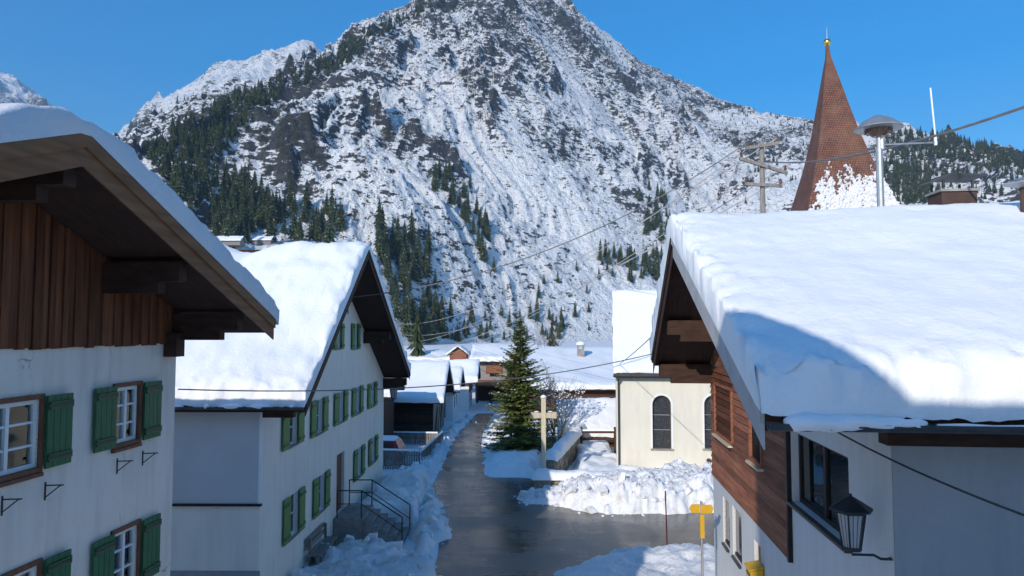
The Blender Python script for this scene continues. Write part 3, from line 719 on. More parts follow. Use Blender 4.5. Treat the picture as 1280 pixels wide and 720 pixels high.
def rect(fr, x0, x1, yt, yb, v=0.0):
    xm = (x0+x1)/2
    return fr.hit(x0, (yt+yb)/2, v=v)[0], fr.hit(x1, (yt+yb)/2, v=v)[0], fr.hit(xm, yb, v=v)[2], fr.hit(xm, yt, v=v)[2]
def win1(x0, x1, yt, yb, shut, cur, bars=(1, 2), wide=None):
    u0, u1, w0, w1 = rect(F1, x0, x1, yt, yb)
    if wide: u0 = u1-wide
    pockets.append(window(F1, root, u0, u1, w0, w1, depth=.07, fmat=M['whitepaint'], bars=bars, glass='glass', casing=(.06, M['brownframe']), shut=shut, smat=M['green1'], sw=.46, curtain=cur, sill=(.05, M['brownframe'])))
win1(0, 47, 502, 590, 'nf', [(.02, .36), (.52, .74)], wide=.95)
win1(143, 172, 483, 552, 'nf', [(.55, .78)])
win1(140, 170, 662, 735, 'nf', [(.02, .3), (.7, .98)])
win1(0, 44, 716, 800, 'nf', None, wide=.95)
cut(wall, pockets, F1)
for (x, y) in ((56, 612), (146, 581), (178, 571), (2, 630)):
    u, _, z = F1.hit(x, y, v=0); b = MB(F1)
    b.tube([(u, .0, z+.05), (u, -.24, z+.06)], .009, 6); b.tube([(u, .0, z-.10), (u, -.20, z+.055)], .008, 6); b.tube([(u, -.006, z-.13), (u, -.006, z+.09)], .011, 6)
    b.build('flower_box_bracket', M['iron'], root)
u, _, z = F1.hit(214, 433, v=0)
b = MB(F1); b.box(u-.24, u+.01, -.22, -.012, z-.16, z+.22); b.build('corner_bracket', M['beam'], root)

# ================================================================== HOUSE WITH SAGE GREEN SHUTTERS
F2 = Frame(-6.17, 17.9, .01, 1)
root = house_root('farmhouse', F2, 'white farmhouse by the road with pale green shutters and thick snow on its roof')
VO = -1.2
near = F2.hit(381, 505, v=VO); apex = F2.hit(460, 312, v=VO); far = F2.hit(512, 467, v=VO)
near, apex, far = ((p[0], p[2]) for p in (near, apex, far))
W2 = F2.hit(479, 560, v=0)[0]; L = 13; tt = .2
prof = [(0, 0), (W2, 0), (W2, roof_z(W2, near, apex, far)-tt), (apex[0], apex[1]-tt), (0, roof_z(0, near, apex, far)-tt)]
b = MB(F2); b.prism(prof, 0, L); wall = b.build('wall', M['plaster2'], root)
ro = gable_roof(F2, root, near, apex, far, VO, L+.8, tt)
verge_boards(F2, root, ro, near, apex, far, VO, rows=((.0, .12, .045), (.10, .30, .015)), mat=M['beam'])
snow_cover(F2, root, near, apex, far, VO, L+.8, .46, 52, M['snow'], lip=.72, rad=.35, over=.05, ridge=.5, lump=.05, nu=90, nv=160,
           sag=lambda U, V: -.38*np.exp(-((V-2.6)/1.0)**2)*np.exp(-((U-apex[0])/1.4)**2) + .14*np.exp(-((V-4.6)/.9)**2)*np.exp(-((U-apex[0])/.9)**2))
purlins(F2, root, [apex[0], (apex[0]+W2)/2+.3, W2-.1, .1], near, apex, far, VO, .3, .24, .32, tt)
b = MB(F2)   # gutter along the near eave
g0 = near[0]-.10; gz = near[1]-.06
arc = [(g0+.075*math.cos(t), gz+.075*math.sin(t)) for t in [math.pi+math.pi*k/8 for k in range(9)]]
b.prism(arc+[(g0+.055*math.cos(t), gz+.055*math.sin(t)) for t in [2*math.pi-math.pi*k/8 for k in range(9)]], VO, L+.8)
b.build('gutter', M['zinc'], root)
b = MB(F2)
v = VO+.2
while v < 8:
    ln = random.uniform(.12, .7); n = 7; lp = []
    for k in range(n):
        r = .075*math.sin(math.pi*(k+.35)/(n-.3))**.6*random.uniform(.6, 1.15); lp.append([(g0-.02+r*1.1*math.cos(t), v+ln*k/(n-1), gz+.01+r*.8*math.sin(t)) for t in [2*math.pi*q/8 for q in range(8)]])
    b.loft(lp); v += ln+random.uniform(.05, .5)
b.build('gutter_snow', M['snow_cap'], root, smooth=True)
# eave-side wall panel, ledge, plinth
v0 = F2.hit(327, 560, u=-.03)[1]; v1 = 9.0
z1 = F2.hit(270, 514, u=-.03)[2]; z0 = F2.hit(270, 631, u=-.03)[2]
b = MB(F2); b.box(-.035, .01, v0+.06, v1, z0+.03, z1+.6); b.build('wall_panel', M['panel'], root)
b = MB(F2); b.box(-.045, .01, v0, v0+.06, z0+.03, z1+.6); b.build('panel_edge', M['trimwhite'], root)
b = MB(F2); b.box(-.075, .01, v0-.03, v1, z0-.03, z0+.03); b.build('panel_ledge', M['darkframe'], root)
zp = F2.hit(270, 714, u=-.03)[2]
b = MB(F2); b.box(-.03, 0.01, -.03, L, -.1, max(zp, .2)); b.box(.012, W2, -.03, .01, -.1, .45); b.build('plinth', M['plinth'], root)
pockets = []
GW = [(365, 512, 558), (398, 498, 543), (425, 489, 529), (446, 483, 518), (464.5, 478, 509), (366, 616, 671), (400.5, 593, 640), (448, 559, 597), (465.5, 546, 579), (422, 404, 437), (443.5, 404, 437)]
for (x, yt, yb) in GW:
    uc = F2.hit(x, (yt+yb)/2, v=0)[0]; w0 = F2.hit(x, yb, v=0)[2]; w1 = F2.hit(x, yt, v=0)[2]
    attic = yt < 450; ww = .62 if attic else .8
    pockets.append(window(F2, root, uc-ww/2, uc+ww/2, w0+.04, w1-.04, depth=.13, fmat=M['grey_metal'] if 0 else M['whitepaint'], bars=(1, 1), bar=.022, fw=.05, shut='nf', smat=M['green2'], sw=.36 if attic else .52, sill=(.07, M['concrete'])))
ud = F2.hit(425.5, 600, v=0)[0]; zd1 = F2.hit(426, 566, v=0)[2]; zd0 = zd1-2.05
pockets.append((ud-.55, ud+.55, -.2, .2, zd0, zd1))
cut(wall, pockets, F2)
b = MB(F2)
for k in range(5): b.box(ud-.53+k*.212, ud-.53+(k+1)*.212-.008, .10, .15, zd0+.01, zd1-.06)
b.box(ud-.549, ud+.549, .09, .17, zd1-.06, zd1-.002)
d = b.build('door', M['brownframe'], root)
b = MB(F2); b.tube([(ud-.4, .06, zd0+1.0), (ud-.28, .06, zd0+1.0)], .015, 8); b.lathe((ud-.40, .07, zd0+.99), [(.03, 0), (.03, .02)], 8); b.build('handle', M['grey_metal'], d)
u, _, z = F2.hit(434, 377, v=0)
b = MB(F2); b.tube([(u, .0, z), (u, -.22, z), (u, -.22, z+.1)], .015, 6); b.tube([(u-.05, -.03, z-.05), (u-.1, -.06, z-.45)], .02, 6); b.lathe((u, -.22, z+.05), [(.03, 0), (.045, .03), (.03, .1), (.01, .12)], 8)
b.build('wire_bracket', M['iron'], root)
WIREH2 = F2.world(u, -.22, z+.17)

# entrance steps with railing
us0, us1 = ud-.95, ud+.95; hz = zd0
root = empty('entrance_steps', F2.world(ud, 0, 0), F2.rot, 'grey concrete entrance steps with black railings below the house door', 'steps')
print('door sill', hz)
b = MB(); b.box(-.95, .95, -1.0, -.035, -.05, hz); b.build('landing', M['concrete'], root)
n = 5; run = .27
for k in range(n):
    b = MB(); z1 = hz-(k+1)*hz/(n+1); v0 = -1.003-k*run; b.box(-.9, .9, v0-run+.003, v0, -.05, z1); b.box(-.9, .9, v0-run-.02, v0-.02, z1+.002, z1+.04); b.build('step', M['concrete'], root)
for s in (-.88, .88):
    b = MB(); ye = -1.0-n*run; zt = hz+.92
    b.tube([(s, -.12, zt), (s, -.95, zt), (s, ye, 1.0)], .022, 8)
    b.tube([(s, -.12, zt-.45), (s, -.95, zt-.45), (s, ye, .5)], .016, 8)
    for (y, z) in ((-.12, hz), (-.95, hz)): b.tube([(s, y, z), (s, y, zt)], .022, 8)
    b.tube([(s, ye, 0), (s, ye, 1.0)], .022, 8)
    b.build('railing', M['iron'], root)
snow_bank('snow_bank', [F2.world(ud+1.05, -.1, 0), F2.world(W2-.2, -.1, 0), F2.world(W2, -2.2, 0), F2.world(ud+2.6, -2.5, 0), F2.world(ud+1.1, -2.3, 0)], hz*.9+.1, .35, 61, rough=.05)
# bench by the wall
u0 = F2.hit(372, 700, v=0)[0]; u1 = F2.hit(408, 680, v=0)[0]
root = empty('garden_bench', F2.world((u0+u1)/2, -.45, .3), F2.rot, 'weathered wooden bench against the white wall, below the lowest green shutters', 'bench')
hl = 1.0
b = MB()
for y in (.0, .14, .28): b.box(-hl, hl, y-.065, y+.065-.01, .43, .47)
b.build('seat', M['greywood'], root)
b = MB()
for k, z in enumerate((.6, .78)): b.box(-hl, hl, .34+.03*k, .37+.03*k, z, z+.14)
b.build('backrest', M['greywood'], root)
for sx in (-hl+.12, hl-.18):
    for y in (-.03, .30):
        b = MB(); b.box(sx, sx+.07, y-.035, y+.035, -.3, .43 if y < .1 else .92); b.build('leg', M['greywood'], root)
tag(snow_bank('snow_bank', [F2.world(.5, -.05, 0), F2.world(u0-.3, -.05, 0), F2.world(u1+.2, -1.0, 0), F2.world(ud-1.1, -1.2, 0), F2.world(ud-1.2, -1.9, 0), F2.world(.5, -1.9, 0)], .5, .6, 63, rough=.06), kind='structure')
# wall lantern at the far corner of that house
def lantern(loc, rot, label, sc=1.0, arm=.5, glass=None):
    r = empty('wall_lantern', loc, rot, label, 'lantern')       # arm runs from the wall at the origin along -y
    b = MB(); b.tube([(0, 0, -.02), (0, -.12*sc, -.02), (0, -.2*sc, .02), (0, -arm, .02), (0, -arm, .10)], .016*sc, 8); b.lathe((0, -.0, -.02), [(.05*sc, 0), (.05*sc, .01)], 8)
    b.build('arm', M['iron'], r)
    n = 6; c = (0, -arm); z0, z1 = .10, .10+.42*sc; r0, r1 = .10*sc, .165*sc
    P = lambda rr, z: [(c[0]+rr*math.cos(2*math.pi*(k+.5)/n), c[1]+rr*math.sin(2*math.pi*(k+.5)/n), z) for k in range(n)]
    b = MB(); b.loft([P(r0, z0), P(r1, z1)]); b.build('lamp_glass', glass or M['lampglass'], r)
    b = MB()
    A, B = P(r0+.004, z0), P(r1+.004, z1)
    for k in range(n):
        b.tube([A[k], B[k]], .011*sc, 5)
        for q in (.33, .67):
            p0 = Vector(A[k]).lerp(Vector(A[(k+1) % n]), q); p1 = Vector(B[k]).lerp(Vector(B[(k+1) % n]), q); b.tube([p0, p1], .0035*sc, 4)
    b.loft([P(r0+.014, z0-.03), P(r0+.014, z0+.012)]); b.loft([P(r1+.014, z1-.02), P(r1+.014, z1+.012)])
    b.build('frame', M['iron'], r)
    b = MB(); b.loft([P(r1*1.55, z1+.012), P(r1*1.5, z1+.03), P(r1*.55, z1+.13*sc), P(r1*.12, z1+.17*sc), P(r1*.10, z1+.20*sc)]); b.build('hood', M['iron'], r)
    return r
p = F2.world(W2-.05, -.02, F2.hit(481, 500, v=0)[2])
lantern(p, F2.rot, 'small black lantern hanging on the far corner of the green-shuttered house', 1.1, .45)

# ================================================================== RIGHT HOUSE
c3 = 3.416; a3 = .0978
Y0 = 8.09; F3 = Frame(a3*Y0+c3, Y0, a3, -1)
root = house_root('chalet', F3, 'chalet at the right with red brown board cladding and a deep smooth snow roof')
VO = -1.5
near = F3.hit(956, 512, v=VO); apex = F3.hit(842, 296, v=VO); far = F3.hit(817, 447, v=VO)
near, apex, far = ((p[0], p[2]) for p in (near, apex, far))
R3 = (near, apex, far)
W3 = F3.hit(891, 560, v=0)[0]; L = 16; tt = .22
prof = [(0, 0), (W3, 0), (W3, roof_z(W3, near, apex, far)-tt), (apex[0], apex[1]-tt), (0, roof_z(0, near, apex, far)-tt)]
b = MB(F3); b.prism(prof, 0, L); wall = b.build('wall', M['plaster3'], root)
ro = gable_roof(F3, root, near, apex, far, VO, L+1, tt)
verge_boards(F3, root, ro, near, apex, far, VO, rows=((.0, .14, .05), (.12, .42, .015)), mat=(M['vergegrey'], M['beam']))
snow_cover(F3, root, near, apex, far, VO, L+1, .58, 73, M['snow'], lip=.80, rad=.34, over=.09, ridge=.55, lump=.02, nu=100, nv=220, wave=.08, sag=lambda U, V: .035*np.clip(V, 0, 8)*np.clip((U-near[0])/5, 0, 1))
purlins(F3, root, [apex[0], (apex[0]+W3)/2+.2, W3-.1], near, apex, far, VO, .3, .26, .34, tt)
# clapboards
uc0 = F3.hit(988, 620, v=0)[0]; wc = F3.hit(988, 698, v=0)[2]
pockets = []; clad_cut = []
x = rect(F3, 896, 918, 485, 545)
pockets.append(window(F3, root, x[0], x[1], x[2], x[3], v=-.045, depth=.16, fmat=M['oakframe'], bars=(1, 0), bar=.05, fw=.07, casing=(.07, M['clad']), glass='darkglass', sill=(.10, M['palewood'])))
uw2 = F3.hit(948, 560, v=0)[0]
pockets.append(window(F3, root, uw2-.45, uw2+.45, x[2], x[3], v=-.045, depth=.16, fmat=M['oakframe'], bars=(1, 0), bar=.05, fw=.07, casing=(.07, M['clad']), glass='darkglass', sill=(.10, M['palewood'])))
hol = [(q[0], q[1], q[4], q[5]) for q in pockets]
wtop = F3.hit(892, 462, v=0)[2]
b = MB(F3); z = wc; bh = .15
ulim = lambda z: (max(uc0, near[0] + (z+tt+.02-near[1])*(apex[0]-near[0])/(apex[1]-near[1])), min(W3, far[0] - (z+tt+.02-far[1])*(far[0]-apex[0])/(apex[1]-far[1])))
b.box(uc0, W3, -.003, .01, wc, wtop, 1)
while z < wtop-.02:
    ua, ub = ulim(z+bh); segs = [(ua, ub)]
    for (h0, h1, k0, k1) in hol:
        if k0-.02 < z+bh and z < k1+.02:
            segs = [s for (p, q) in segs for s in ((p, min(q, h0-.075)), (max(p, h1+.075), q)) if s[1]-s[0] > .02]
    for (p, q) in segs:
        b.hexa([(p, -.052, z), (q, -.052, z), (q, -.004, z), (p, -.004, z)], [(p, -.022, z+bh-.022), (q, -.022, z+bh-.022), (q, -.004, z+bh-.022), (p, -.004, z+bh-.022)])
    z += bh
b.build('clapboards', [M['clad'], M['interior']], root)
b = MB(F3); u = uc0
while u < W3:
    e = min(u+.15, W3); za, zb = (roof_z(q, near, apex, far)-tt-.01 for q in (u+.005, e-.005))
    if min(za, zb) > z+.03: b.prism([(u+.005, z+.012), (e-.005, z+.012), (e-.005, zb), (u+.005, za)], -.05, -.004)
    u = e
b.build('gable_boards', M['clad'], root)
b = MB(F3); b.box(uc0-.09, uc0-.003, -.075, -.002, wc-.02, roof_z(uc0-.05, near, apex, far)-tt-.02); b.build('corner_trim', M['darkframe'], root)
x = rect(F3, 997, 1060, 0, 10)
u0 = F3.hit(1062, 640, v=0)[0]; u1 = F3.hit(990, 590, v=0)[0]; w1 = F3.hit(1058, 571, v=0)[2]; w0 = F3.hit(1069, 690, v=0)[2]
pockets.append(window(F3, root, u0, u1, w0, w1, depth=.16, fmat=M['darkframe'], bars=(1, 0), bar=.05, fw=.07, glass='glass', sill=(.09, M['zinc']), curtain=[(.02, .35), (.62, .98)]))
# ground floor windows and door under the cladding
for (x0, x1, yt, yb) in ((904, 912, 625, 682), (916, 927, 638, 700)):
    q = rect(F3, x0, x1, yt, yb); pockets.append(window(F3, root, q[0], q[1], q[2], q[3], depth=.09, fmat=M['darkframe'], bars=(0, 0), glass='darkglass', sill=(.06, M['zinc'])))
ua, ub = F3.hit(951, 700, v=0)[0], F3.hit(943, 700, v=0)[0]; zt = F3.hit(946, 678, v=0)[2]
pockets.append((ua, ub, -.2, .16, .02, zt))
b = MB(F3); b.box(ua+.004, ub-.004, .08, .14, .03, zt-.004); dd = b.build('door', M['brownframe'], root)
b = MB(F3); b.tube([(ua+.1, .05, 1.05), (ua+.22, .05, 1.05)], .014, 8); b.lathe((ua+.1, .065, 1.04), [(.025, 0), (.025, .02)], 8); b.build('handle', M['grey_metal'], dd)
cut(wall, pockets, F3)
# gutter, snow in it, tiles' edge, wall plate beam
g0 = near[0]-.14; gz = near[1]-.12
arc = [(g0+.085*math.cos(t), gz+.085*math.sin(t)) for t in [math.pi+math.pi*k/8 for k in range(9)]]
b = MB(F3); b.prism(arc+[(g0+.065*math.cos(t), gz+.065*math.sin(t)) for t in [2*math.pi-math.pi*k/8 for k in range(9)]], VO, L+1); b.build('gutter', M['zinc'], root)
b = MB(F3); n = 60
vs = np.linspace(VO+.15, VO+1.55, 48); lp = []
for k, v in enumerate(vs):
    r = .10*(1+.35*float(perlin(v*2.3, 1.5, 3)))*math.sin(min(1, min(k, 47-k)/5+.12)*math.pi/2); dz = -.03*float(perlin(v*1.7, 4.5, 4))
    lp.append([(g0-.01+(r+.03*float(perlin(v*5, t*1.5, 8)))*1.15*math.cos(t), v, gz+.01+dz+(r+.03*float(perlin(v*5, t*1.5+9, 8)))*.85*math.sin(t)) for t in [2*math.pi*q/14 for q in range(14)]])
b.loft(lp)
vs = np.linspace(VO+1.65, L, 60); lp = []
for k, v in enumerate(vs):
    r = .055*(1+.6*float(perlin(v*1.9, 1.5, 5)))
    lp.append([(g0+r*1.1*math.cos(t), v, gz-.02+r*.8*math.sin(t)) for t in [2*math.pi*q/8 for q in range(8)]])
b.loft(lp); b.build('gutter_snow', M['snow_cap'], root, smooth=True)
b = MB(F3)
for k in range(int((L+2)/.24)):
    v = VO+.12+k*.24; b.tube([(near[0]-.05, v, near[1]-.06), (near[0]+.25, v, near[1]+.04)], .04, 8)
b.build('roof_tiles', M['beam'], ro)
zb = F3.hit(1150, 557, u=0)[2]
b = MB(F3); b.box(-.05, .2, -.05, L, zb, roof_z(0, near, apex, far)-tt-.01); b.build('wall_plate', M['beam'], root)
b = MB(F3); b.box(-.03, .004, .004, L, 0, zb-.004); b.build('grey_render', M['greyrender'], root)
b = MB(F3); uu = F3.hit(1052, 548, v=0)[0]; b.box(uu-.14, uu+.14, -.5, -.002, roof_z(uu, near, apex, far)-tt-.30, roof_z(uu, near, apex, far)-tt-.04); b.build('bracket', M['beam'], root)
# chimney on that roof
def ridge_pt(px, py, v): return F3.hit(px, py, v=v)
uq = apex[0]+.4
d_ = F3.hit(1190, 250, u=uq); cv = d_[1]
zr = roof_z(uq, near, apex, far)
b = MB(F3); b.box(uq-.3, uq+.3, cv-.34, cv+.34, zr-.3, F3.hit(1190, 238, u=uq-.4)[2]); ch = b.build('chimney', M['chimney'], root)
ztp = F3.hit(1190, 238, u=uq-.4)[2]
b = MB(F3); b.box(uq-.34, uq+.34, cv-.38, cv+.38, ztp, ztp+.05); b.build('cap', M['concrete'], ch)
b = MB(F3)
for a in (-.25, .25):
    for c in (-.28, .28): b.box(uq+a-.02, uq+a+.02, cv+c-.02, cv+c+.02, ztp+.06, ztp+.24)
b.loft([[(uq+s*.5, v, ztp+.24+.12*math.sin(math.pi*k/10)+o) for k, (v, s, o) in enumerate([])]] if 0 else [[(uq-.40, cv-.52, ztp+.24), (uq+.40, cv-.52, ztp+.24), (uq+.40, cv-.52, ztp+.26), (uq-.40, cv-.52, ztp+.26)], [(uq-.40, cv-.2, ztp+.33), (uq+.40, cv-.2, ztp+.33), (uq+.40, cv-.2, ztp+.36), (uq-.40, cv-.2, ztp+.36)], [(uq-.40, cv+.5, ztp+.30), (uq+.40, cv+.5, ztp+.30), (uq+.40, cv+.5, ztp+.33), (uq-.40, cv+.5, ztp+.33)]])
b.build('cowl', M['zinc'], ch)
# lantern, letterbox
ul = 0.0; q = F3.hit(1110, 700, v=0)
p = F3.world(.06, 0.0, F3.hit(1108, 692, v=0)[2])
LR = F3.rot+math.pi
lantern(p, LR-math.pi/2*0, 'large black coach lantern on the near corner of the right-hand wall', .95, .42)
q = F3.hit(936, 712, v=-.25)
pb = F3.world(q[0], -.02, q[2]-.28)
r = empty('letterbox', pb, LR, 'small yellow letterbox hanging on the white wall at the lower right', 'letterbox')
b = MB(); b.loft([[(-.2, 0, 0), (.2, 0, 0), (.2, -.24, 0), (-.2, -.24, 0)], [(-.2, 0, .36), (.2, 0, .36), (.2, -.24, .30), (-.2, -.24, .30)]]); b.build('body', M['yellow'], r, bevel=.01)
b = MB(); b.loft([[(-.22, 0.0, .37), (.22, 0.0, .37), (.22, -.27, .31), (-.22, -.27, .31)], [(-.22, 0.0, .40), (.22, 0.0, .40), (.22, -.27, .34), (-.22, -.27, .34)]]); b.build('lid', M['yellow'], r)
b = MB(); b.box(-.15, .15, -.25, -.243, .2, .235); b.build('slot', M['iron'], r)

# siren mast on the ridge, with a side antenna
um = apex[0]+.25; q = F3.hit(1101, 262, u=um)
pm = F3.world(um, q[1], 0); zr = roof_z(um, near, apex, far)
Ym = pm.y
zt = at(1097, 168, Ym).z
r = empty('siren_mast', (pm.x, pm.y, zr-.2), 0, 'grey siren with a wide round hood on a mast on the right roof', 'siren')
b = MB(); b.tube([(0, 0, 0), (0, 0, zt-zr+.2)], .05, 10); b.tube([(0, 0, .9), (0, 0, zt-zr-.1)], .07, 10); b.build('mast', M['grey_metal'], r)
hz = zt-zr+.2
b = MB(); b.lathe((0, 0, hz), [(.12, -.05), (.2, .02), (.24, .04), (.24, .16), (.16, .18)], 20)
for k in range(12):
    a = 2*math.pi*k/12; b.box(.245*math.cos(a)-.015, .245*math.cos(a)+.015, .245*math.sin(a)-.015, .245*math.sin(a)+.015, hz+.02, hz+.18)
b.build('horn', M['porcelain'], r)
b = MB(); b.lathe((0, 0, hz), [(.46, .11), (.47, .13), (.30, .28), (.10, .38), (.02, .41)], 28); b.lathe((0, 0, hz), [(.44, .105), (.1, .30)], 28); b.build('hood', M['grey_metal'], r, smooth=False)
pa0 = at(1102, 181, Ym); pa1 = at(1172, 178, Ym); pt = at(1163, 110, Ym)
r2 = empty('rod_antenna', tuple(pa0), 0, 'white rod antenna on a thin side arm of the siren mast', 'antenna')
o = pa0
b = MB(); b.tube([(0, 0, 0), tuple(pa1-o)], .022, 8); b.tube([(0, .0, -.1), (0.0, 0, .1)], .062, 8); b.build('arm', M['grey_metal'], r2)
b = MB(); b.tube([tuple(pa1-o+Vector((-.04, 0, -.06))), tuple(pa1-o+Vector((-.045, 0, .15)))], .03, 8); b.tube([tuple(pa1-o+Vector((-.045, 0, .15))), tuple(pt-o)], .017, 8); b.build('rod', M['whitepaint'], r2)
# second small roof vent at the picture's right edge
q = F3.hit(1281, 282, u=near[0]+(apex[0]-near[0])*.82); pv = F3.world(q[0], q[1], q[2]-.3)
r = empty('vent_pipe', tuple(pv), 0, 'hooded vent pipe standing in the roof snow at the right picture edge', 'vent pipe')
b = MB(); b.tube([(0, 0, 0), (0, 0, 1.0)], .06, 10); b.build('pipe', M['chimney'], r)
b = MB(); b.lathe((0, 0, 1.0), [(.07, 0), (.30, .06), (.31, .08), (.1, .17), (.02, .19)], 16); b.build('hood', M['grey_metal'], r)

# ================================================================== CHURCH
ca = math.atan2(.14, 1); PL = at(771, 590, 36.0)
# church frame: x along the long wall to the right, y into the church
rc = empty('church', (PL.x, PL.y, .0), -ca*1.0, 'cream church with arched leaded windows and a shingled pointed spire', 'church')
# wall normal (-.14,-1): x axis = (1,-.14)
def cl(px, py, y=0.0):
    d = ray(px, py); X = Vector((math.cos(ca), -math.sin(ca), 0)); Yv = Vector((math.sin(ca), math.cos(ca), 0)); c = Vector((0, 0, HC))-Vector((PL.x, PL.y, 0))
    t = (y-c.dot(Yv))/d.dot(Yv); p = c+d*t; return p.dot(X), p.z
ze = cl(820, 461)[1]; wd = 8.4; LN = 15
zrid = cl(775, 361, wd/2)[1]-.15
b = MB(); b.loft([[(0, 0, 0), (0, wd, 0), (0, wd, ze), (0, wd/2, zrid-.35), (0, 0, ze)], [(LN, 0, 0), (LN, wd, 0), (LN, wd, ze), (LN, wd/2, zrid-.35), (LN, 0, ze)]]); wall = b.build('wall', M['cream'], rc)
s = (zrid-ze)/(wd/2)
b = MB(); e = .42; pr = [(-e, ze-e*s+.28), (wd/2, zrid), (wd+e, ze-e*s+.28), (wd+e, ze-e*s+.02), (wd/2, zrid-.3), (-e, ze-e*s+.02)]
b.loft([[(x, y, z) for (y, z) in pr] for x in (-.12, LN+.1)]); rf = b.build('roof', M['zinc'], rc)
# snow
FC = Frame(PL.x, PL.y, 0, 1)
class FX: s = 1
def church_snow():
    o = snow_cover(FX, rc, (-e, ze-e*s+.28), (wd/2, zrid), (wd+e, ze-e*s+.28), 0, LN+.2, .22, 85, M['snow'], lip=.7, rad=.25, over=.03, ridge=.25, lump=.03, nu=40, nv=40, name='snow_cover')
    # built with u across the roof and v along it: turn so v runs along x
    for v in o.data.vertices: v.co = Vector((v.co.y-.12, v.co.x, v.co.z))
    o.data.flip_normals(); return o
church_snow()
b = MB(); gz = ze-e*s+.10
arc = [(-e-.09+.075*math.cos(t), gz+.075*math.sin(t)) for t in [math.pi+math.pi*k/8 for k in range(9)]]
b.loft([[(x, y, z) for y, z in arc+[(-e-.09+.055*math.cos(t), gz+.055*math.sin(t)) for t in [2*math.pi-math.pi*k/8 for k in range(9)]]] for x in (-.15, LN)])
b.box(-.10, LN, -e-.012, -e+.02, gz-.12, gz+.1); b.build('gutter', M['zinc'], rc)
b = MB(); b.tube([(.12, -e-.08, gz-.05), (.12, -.10, gz-.45), (.12, -.10, .1)], .05, 8); b.build('downpipe', M['zinc'], rc)
arch = []
for (x0, x1) in ((819, 836.5), (884, 901)):
    a0, zb = cl(x0, 559); a1, _ = cl(x1, 559); _, ztp = cl((x0+x1)/2, 497)
    cx_ = (a0+a1)/2; r_ = (a1-a0)/2
    arch.append((a0-.11, a1+.11, -.2, .34, zb-.08, ztp+.1))
    def archp(r, zb_, k=14): return [(cx_-r, zb_), (cx_+r, zb_)]+[(cx_+r*math.cos(t), ztp-r_+r*math.sin(t)) for t in [math.pi*q/k for q in range(k+1)]]
    b = MB(); b.loft([[(x, .25, z) for x, z in archp(r_+.10, zb-.07)], [(x, .26, z) for x, z in archp(r_+.10, zb-.07)]]); wn = b.build('window', M['lead'], rc)
    b = MB()
    for q in (.34, .64): b.box(cx_-r_-.08, cx_+r_+.08, .225, .249, zb+(ztp-zb)*q-.012, zb+(ztp-zb)*q+.012)
    b.build('saddle_bar', M['grey_metal'], wn)
    b = MB(); o1 = archp(r_+.20, zb-.02); i1 = archp(r_+.125, zb-.02)
    pts = [(x, -.018, z) for x, z in o1]+[(x, -.018, z) for x, z in i1]+[(x, .01, z) for x, z in o1]+[(x, .01, z) for x, z in i1]; n = len(o1)
    fs = []
    for k in range(1, n-1+1):
        j = (k+1) % n
        fs += [(k, j, n+j, n+k), (2*n+k, 3*n+k, 3*n+j, 2*n+j), (k, 2*n+k, 2*n+j, j), (n+k, n+j, 3*n+j, 3*n+k)]
    b.add(pts, fs); b.build('surround', M['trimwhite'], wn)
    b = MB(); b.box(cx_-r_-.22, cx_+r_+.22, -.07, .2, zb-.14, zb-.075); b.build('sill', M['concrete'], wn)
cut(wall, [], FX, [(a[0], a[1], a[2], a[3], a[4], a[5]) for a in arch])
q = cl(886, 576); b = MB(); b.loft([[(q[0]+.12*math.cos(t), y, q[1]+.12*math.sin(t)) for t in [2*math.pi*k/14 for k in range(14)]] for y in (-.04, -.002)]); b.build('vent_cover', M['chimney'], rc)
# tower and spire
TY = 46.8; tb = at(1064, 262, TY); tip = at(1034, 57, TY)
Xv = Vector((math.cos(ca), -math.sin(ca), 0)); Yv = Vector((math.sin(ca), math.cos(ca), 0))
tc_w = Vector((tip.x, TY, 0)); rel = tc_w-Vector((PL.x, PL.y, 0)); tcx, tcy = rel.dot(Xv), rel.dot(Yv)
hw = 2.3; zb = at(1050, 272, TY-2.6).z; zt = tip.z
b = MB(); b.box(tcx+.55-hw, tcx+.55+hw, tcy-hw, tcy+hw, 0, zb-.1); tw = b.build('tower', M['cream'], rc)
b = MB(); loops = []
SPR = ((0, 2.86), (.04, 2.78), (.16, 2.28), (.33, 1.66), (.5, 1.16), (.67, .76), (.83, .39), (.93, .15), (1.0, .08))
for q, rr in SPR:
    z = zb+(zt-zb)*q; ox = tcx+.55*(1-q); loops.append([(ox-rr, tcy-rr, z), (ox+rr, tcy-rr, z), (ox+rr, tcy+rr, z), (ox-rr, tcy+rr, z)])
b.loft(loops); sp_o = b.build('spire', M['shingle'], tw)
b = MB(); b.lathe((tcx, tcy, zt), [(.02, -.02)]+[(.24*math.sin(math.pi*k/12), .22-.24*math.cos(math.pi*k/12)) for k in range(1, 12)]+[(.02, .47)], 18); b.build('ball', M['gold'], sp_o, smooth=True)
b = MB(); b.tube([(tcx, tcy, zt+.45), (tcx, tcy, zt+1.25)], [.03, .012], 6); b.build('finial', M['grey_metal'], sp_o)
# old snow stuck low on the spire's front
b = MB(); X, Z = np.meshgrid(np.linspace(0, 1, 240), np.linspace(0, 1, 150)); rr = lambda q: np.interp(q, [a[0] for a in SPR], [a[1] for a in SPR])
qz = Z*.36; half = rr(qz); xx = (X*2-1)*half*.97
th = .30*np.clip(.6*fbm(X*7, Z*6, 6, 91, .68)+.62+.4*fbm(X*30, Z*26, 3, 97)+2.6*np.minimum(0, .38+.08*np.sin(X*14)-Z)-3.5*np.maximum(0, np.abs(X-.6+.25*Z*0)-.40), -.1, 1.1)
P = np.stack([tcx+.55*(1-qz)+xx, tcy-half-th, zb+(zt-zb)*qz+th*.25], -1)
grid_mesh('spire_snow', P, M['snow_old'], sp_o, mask=th > -.015)

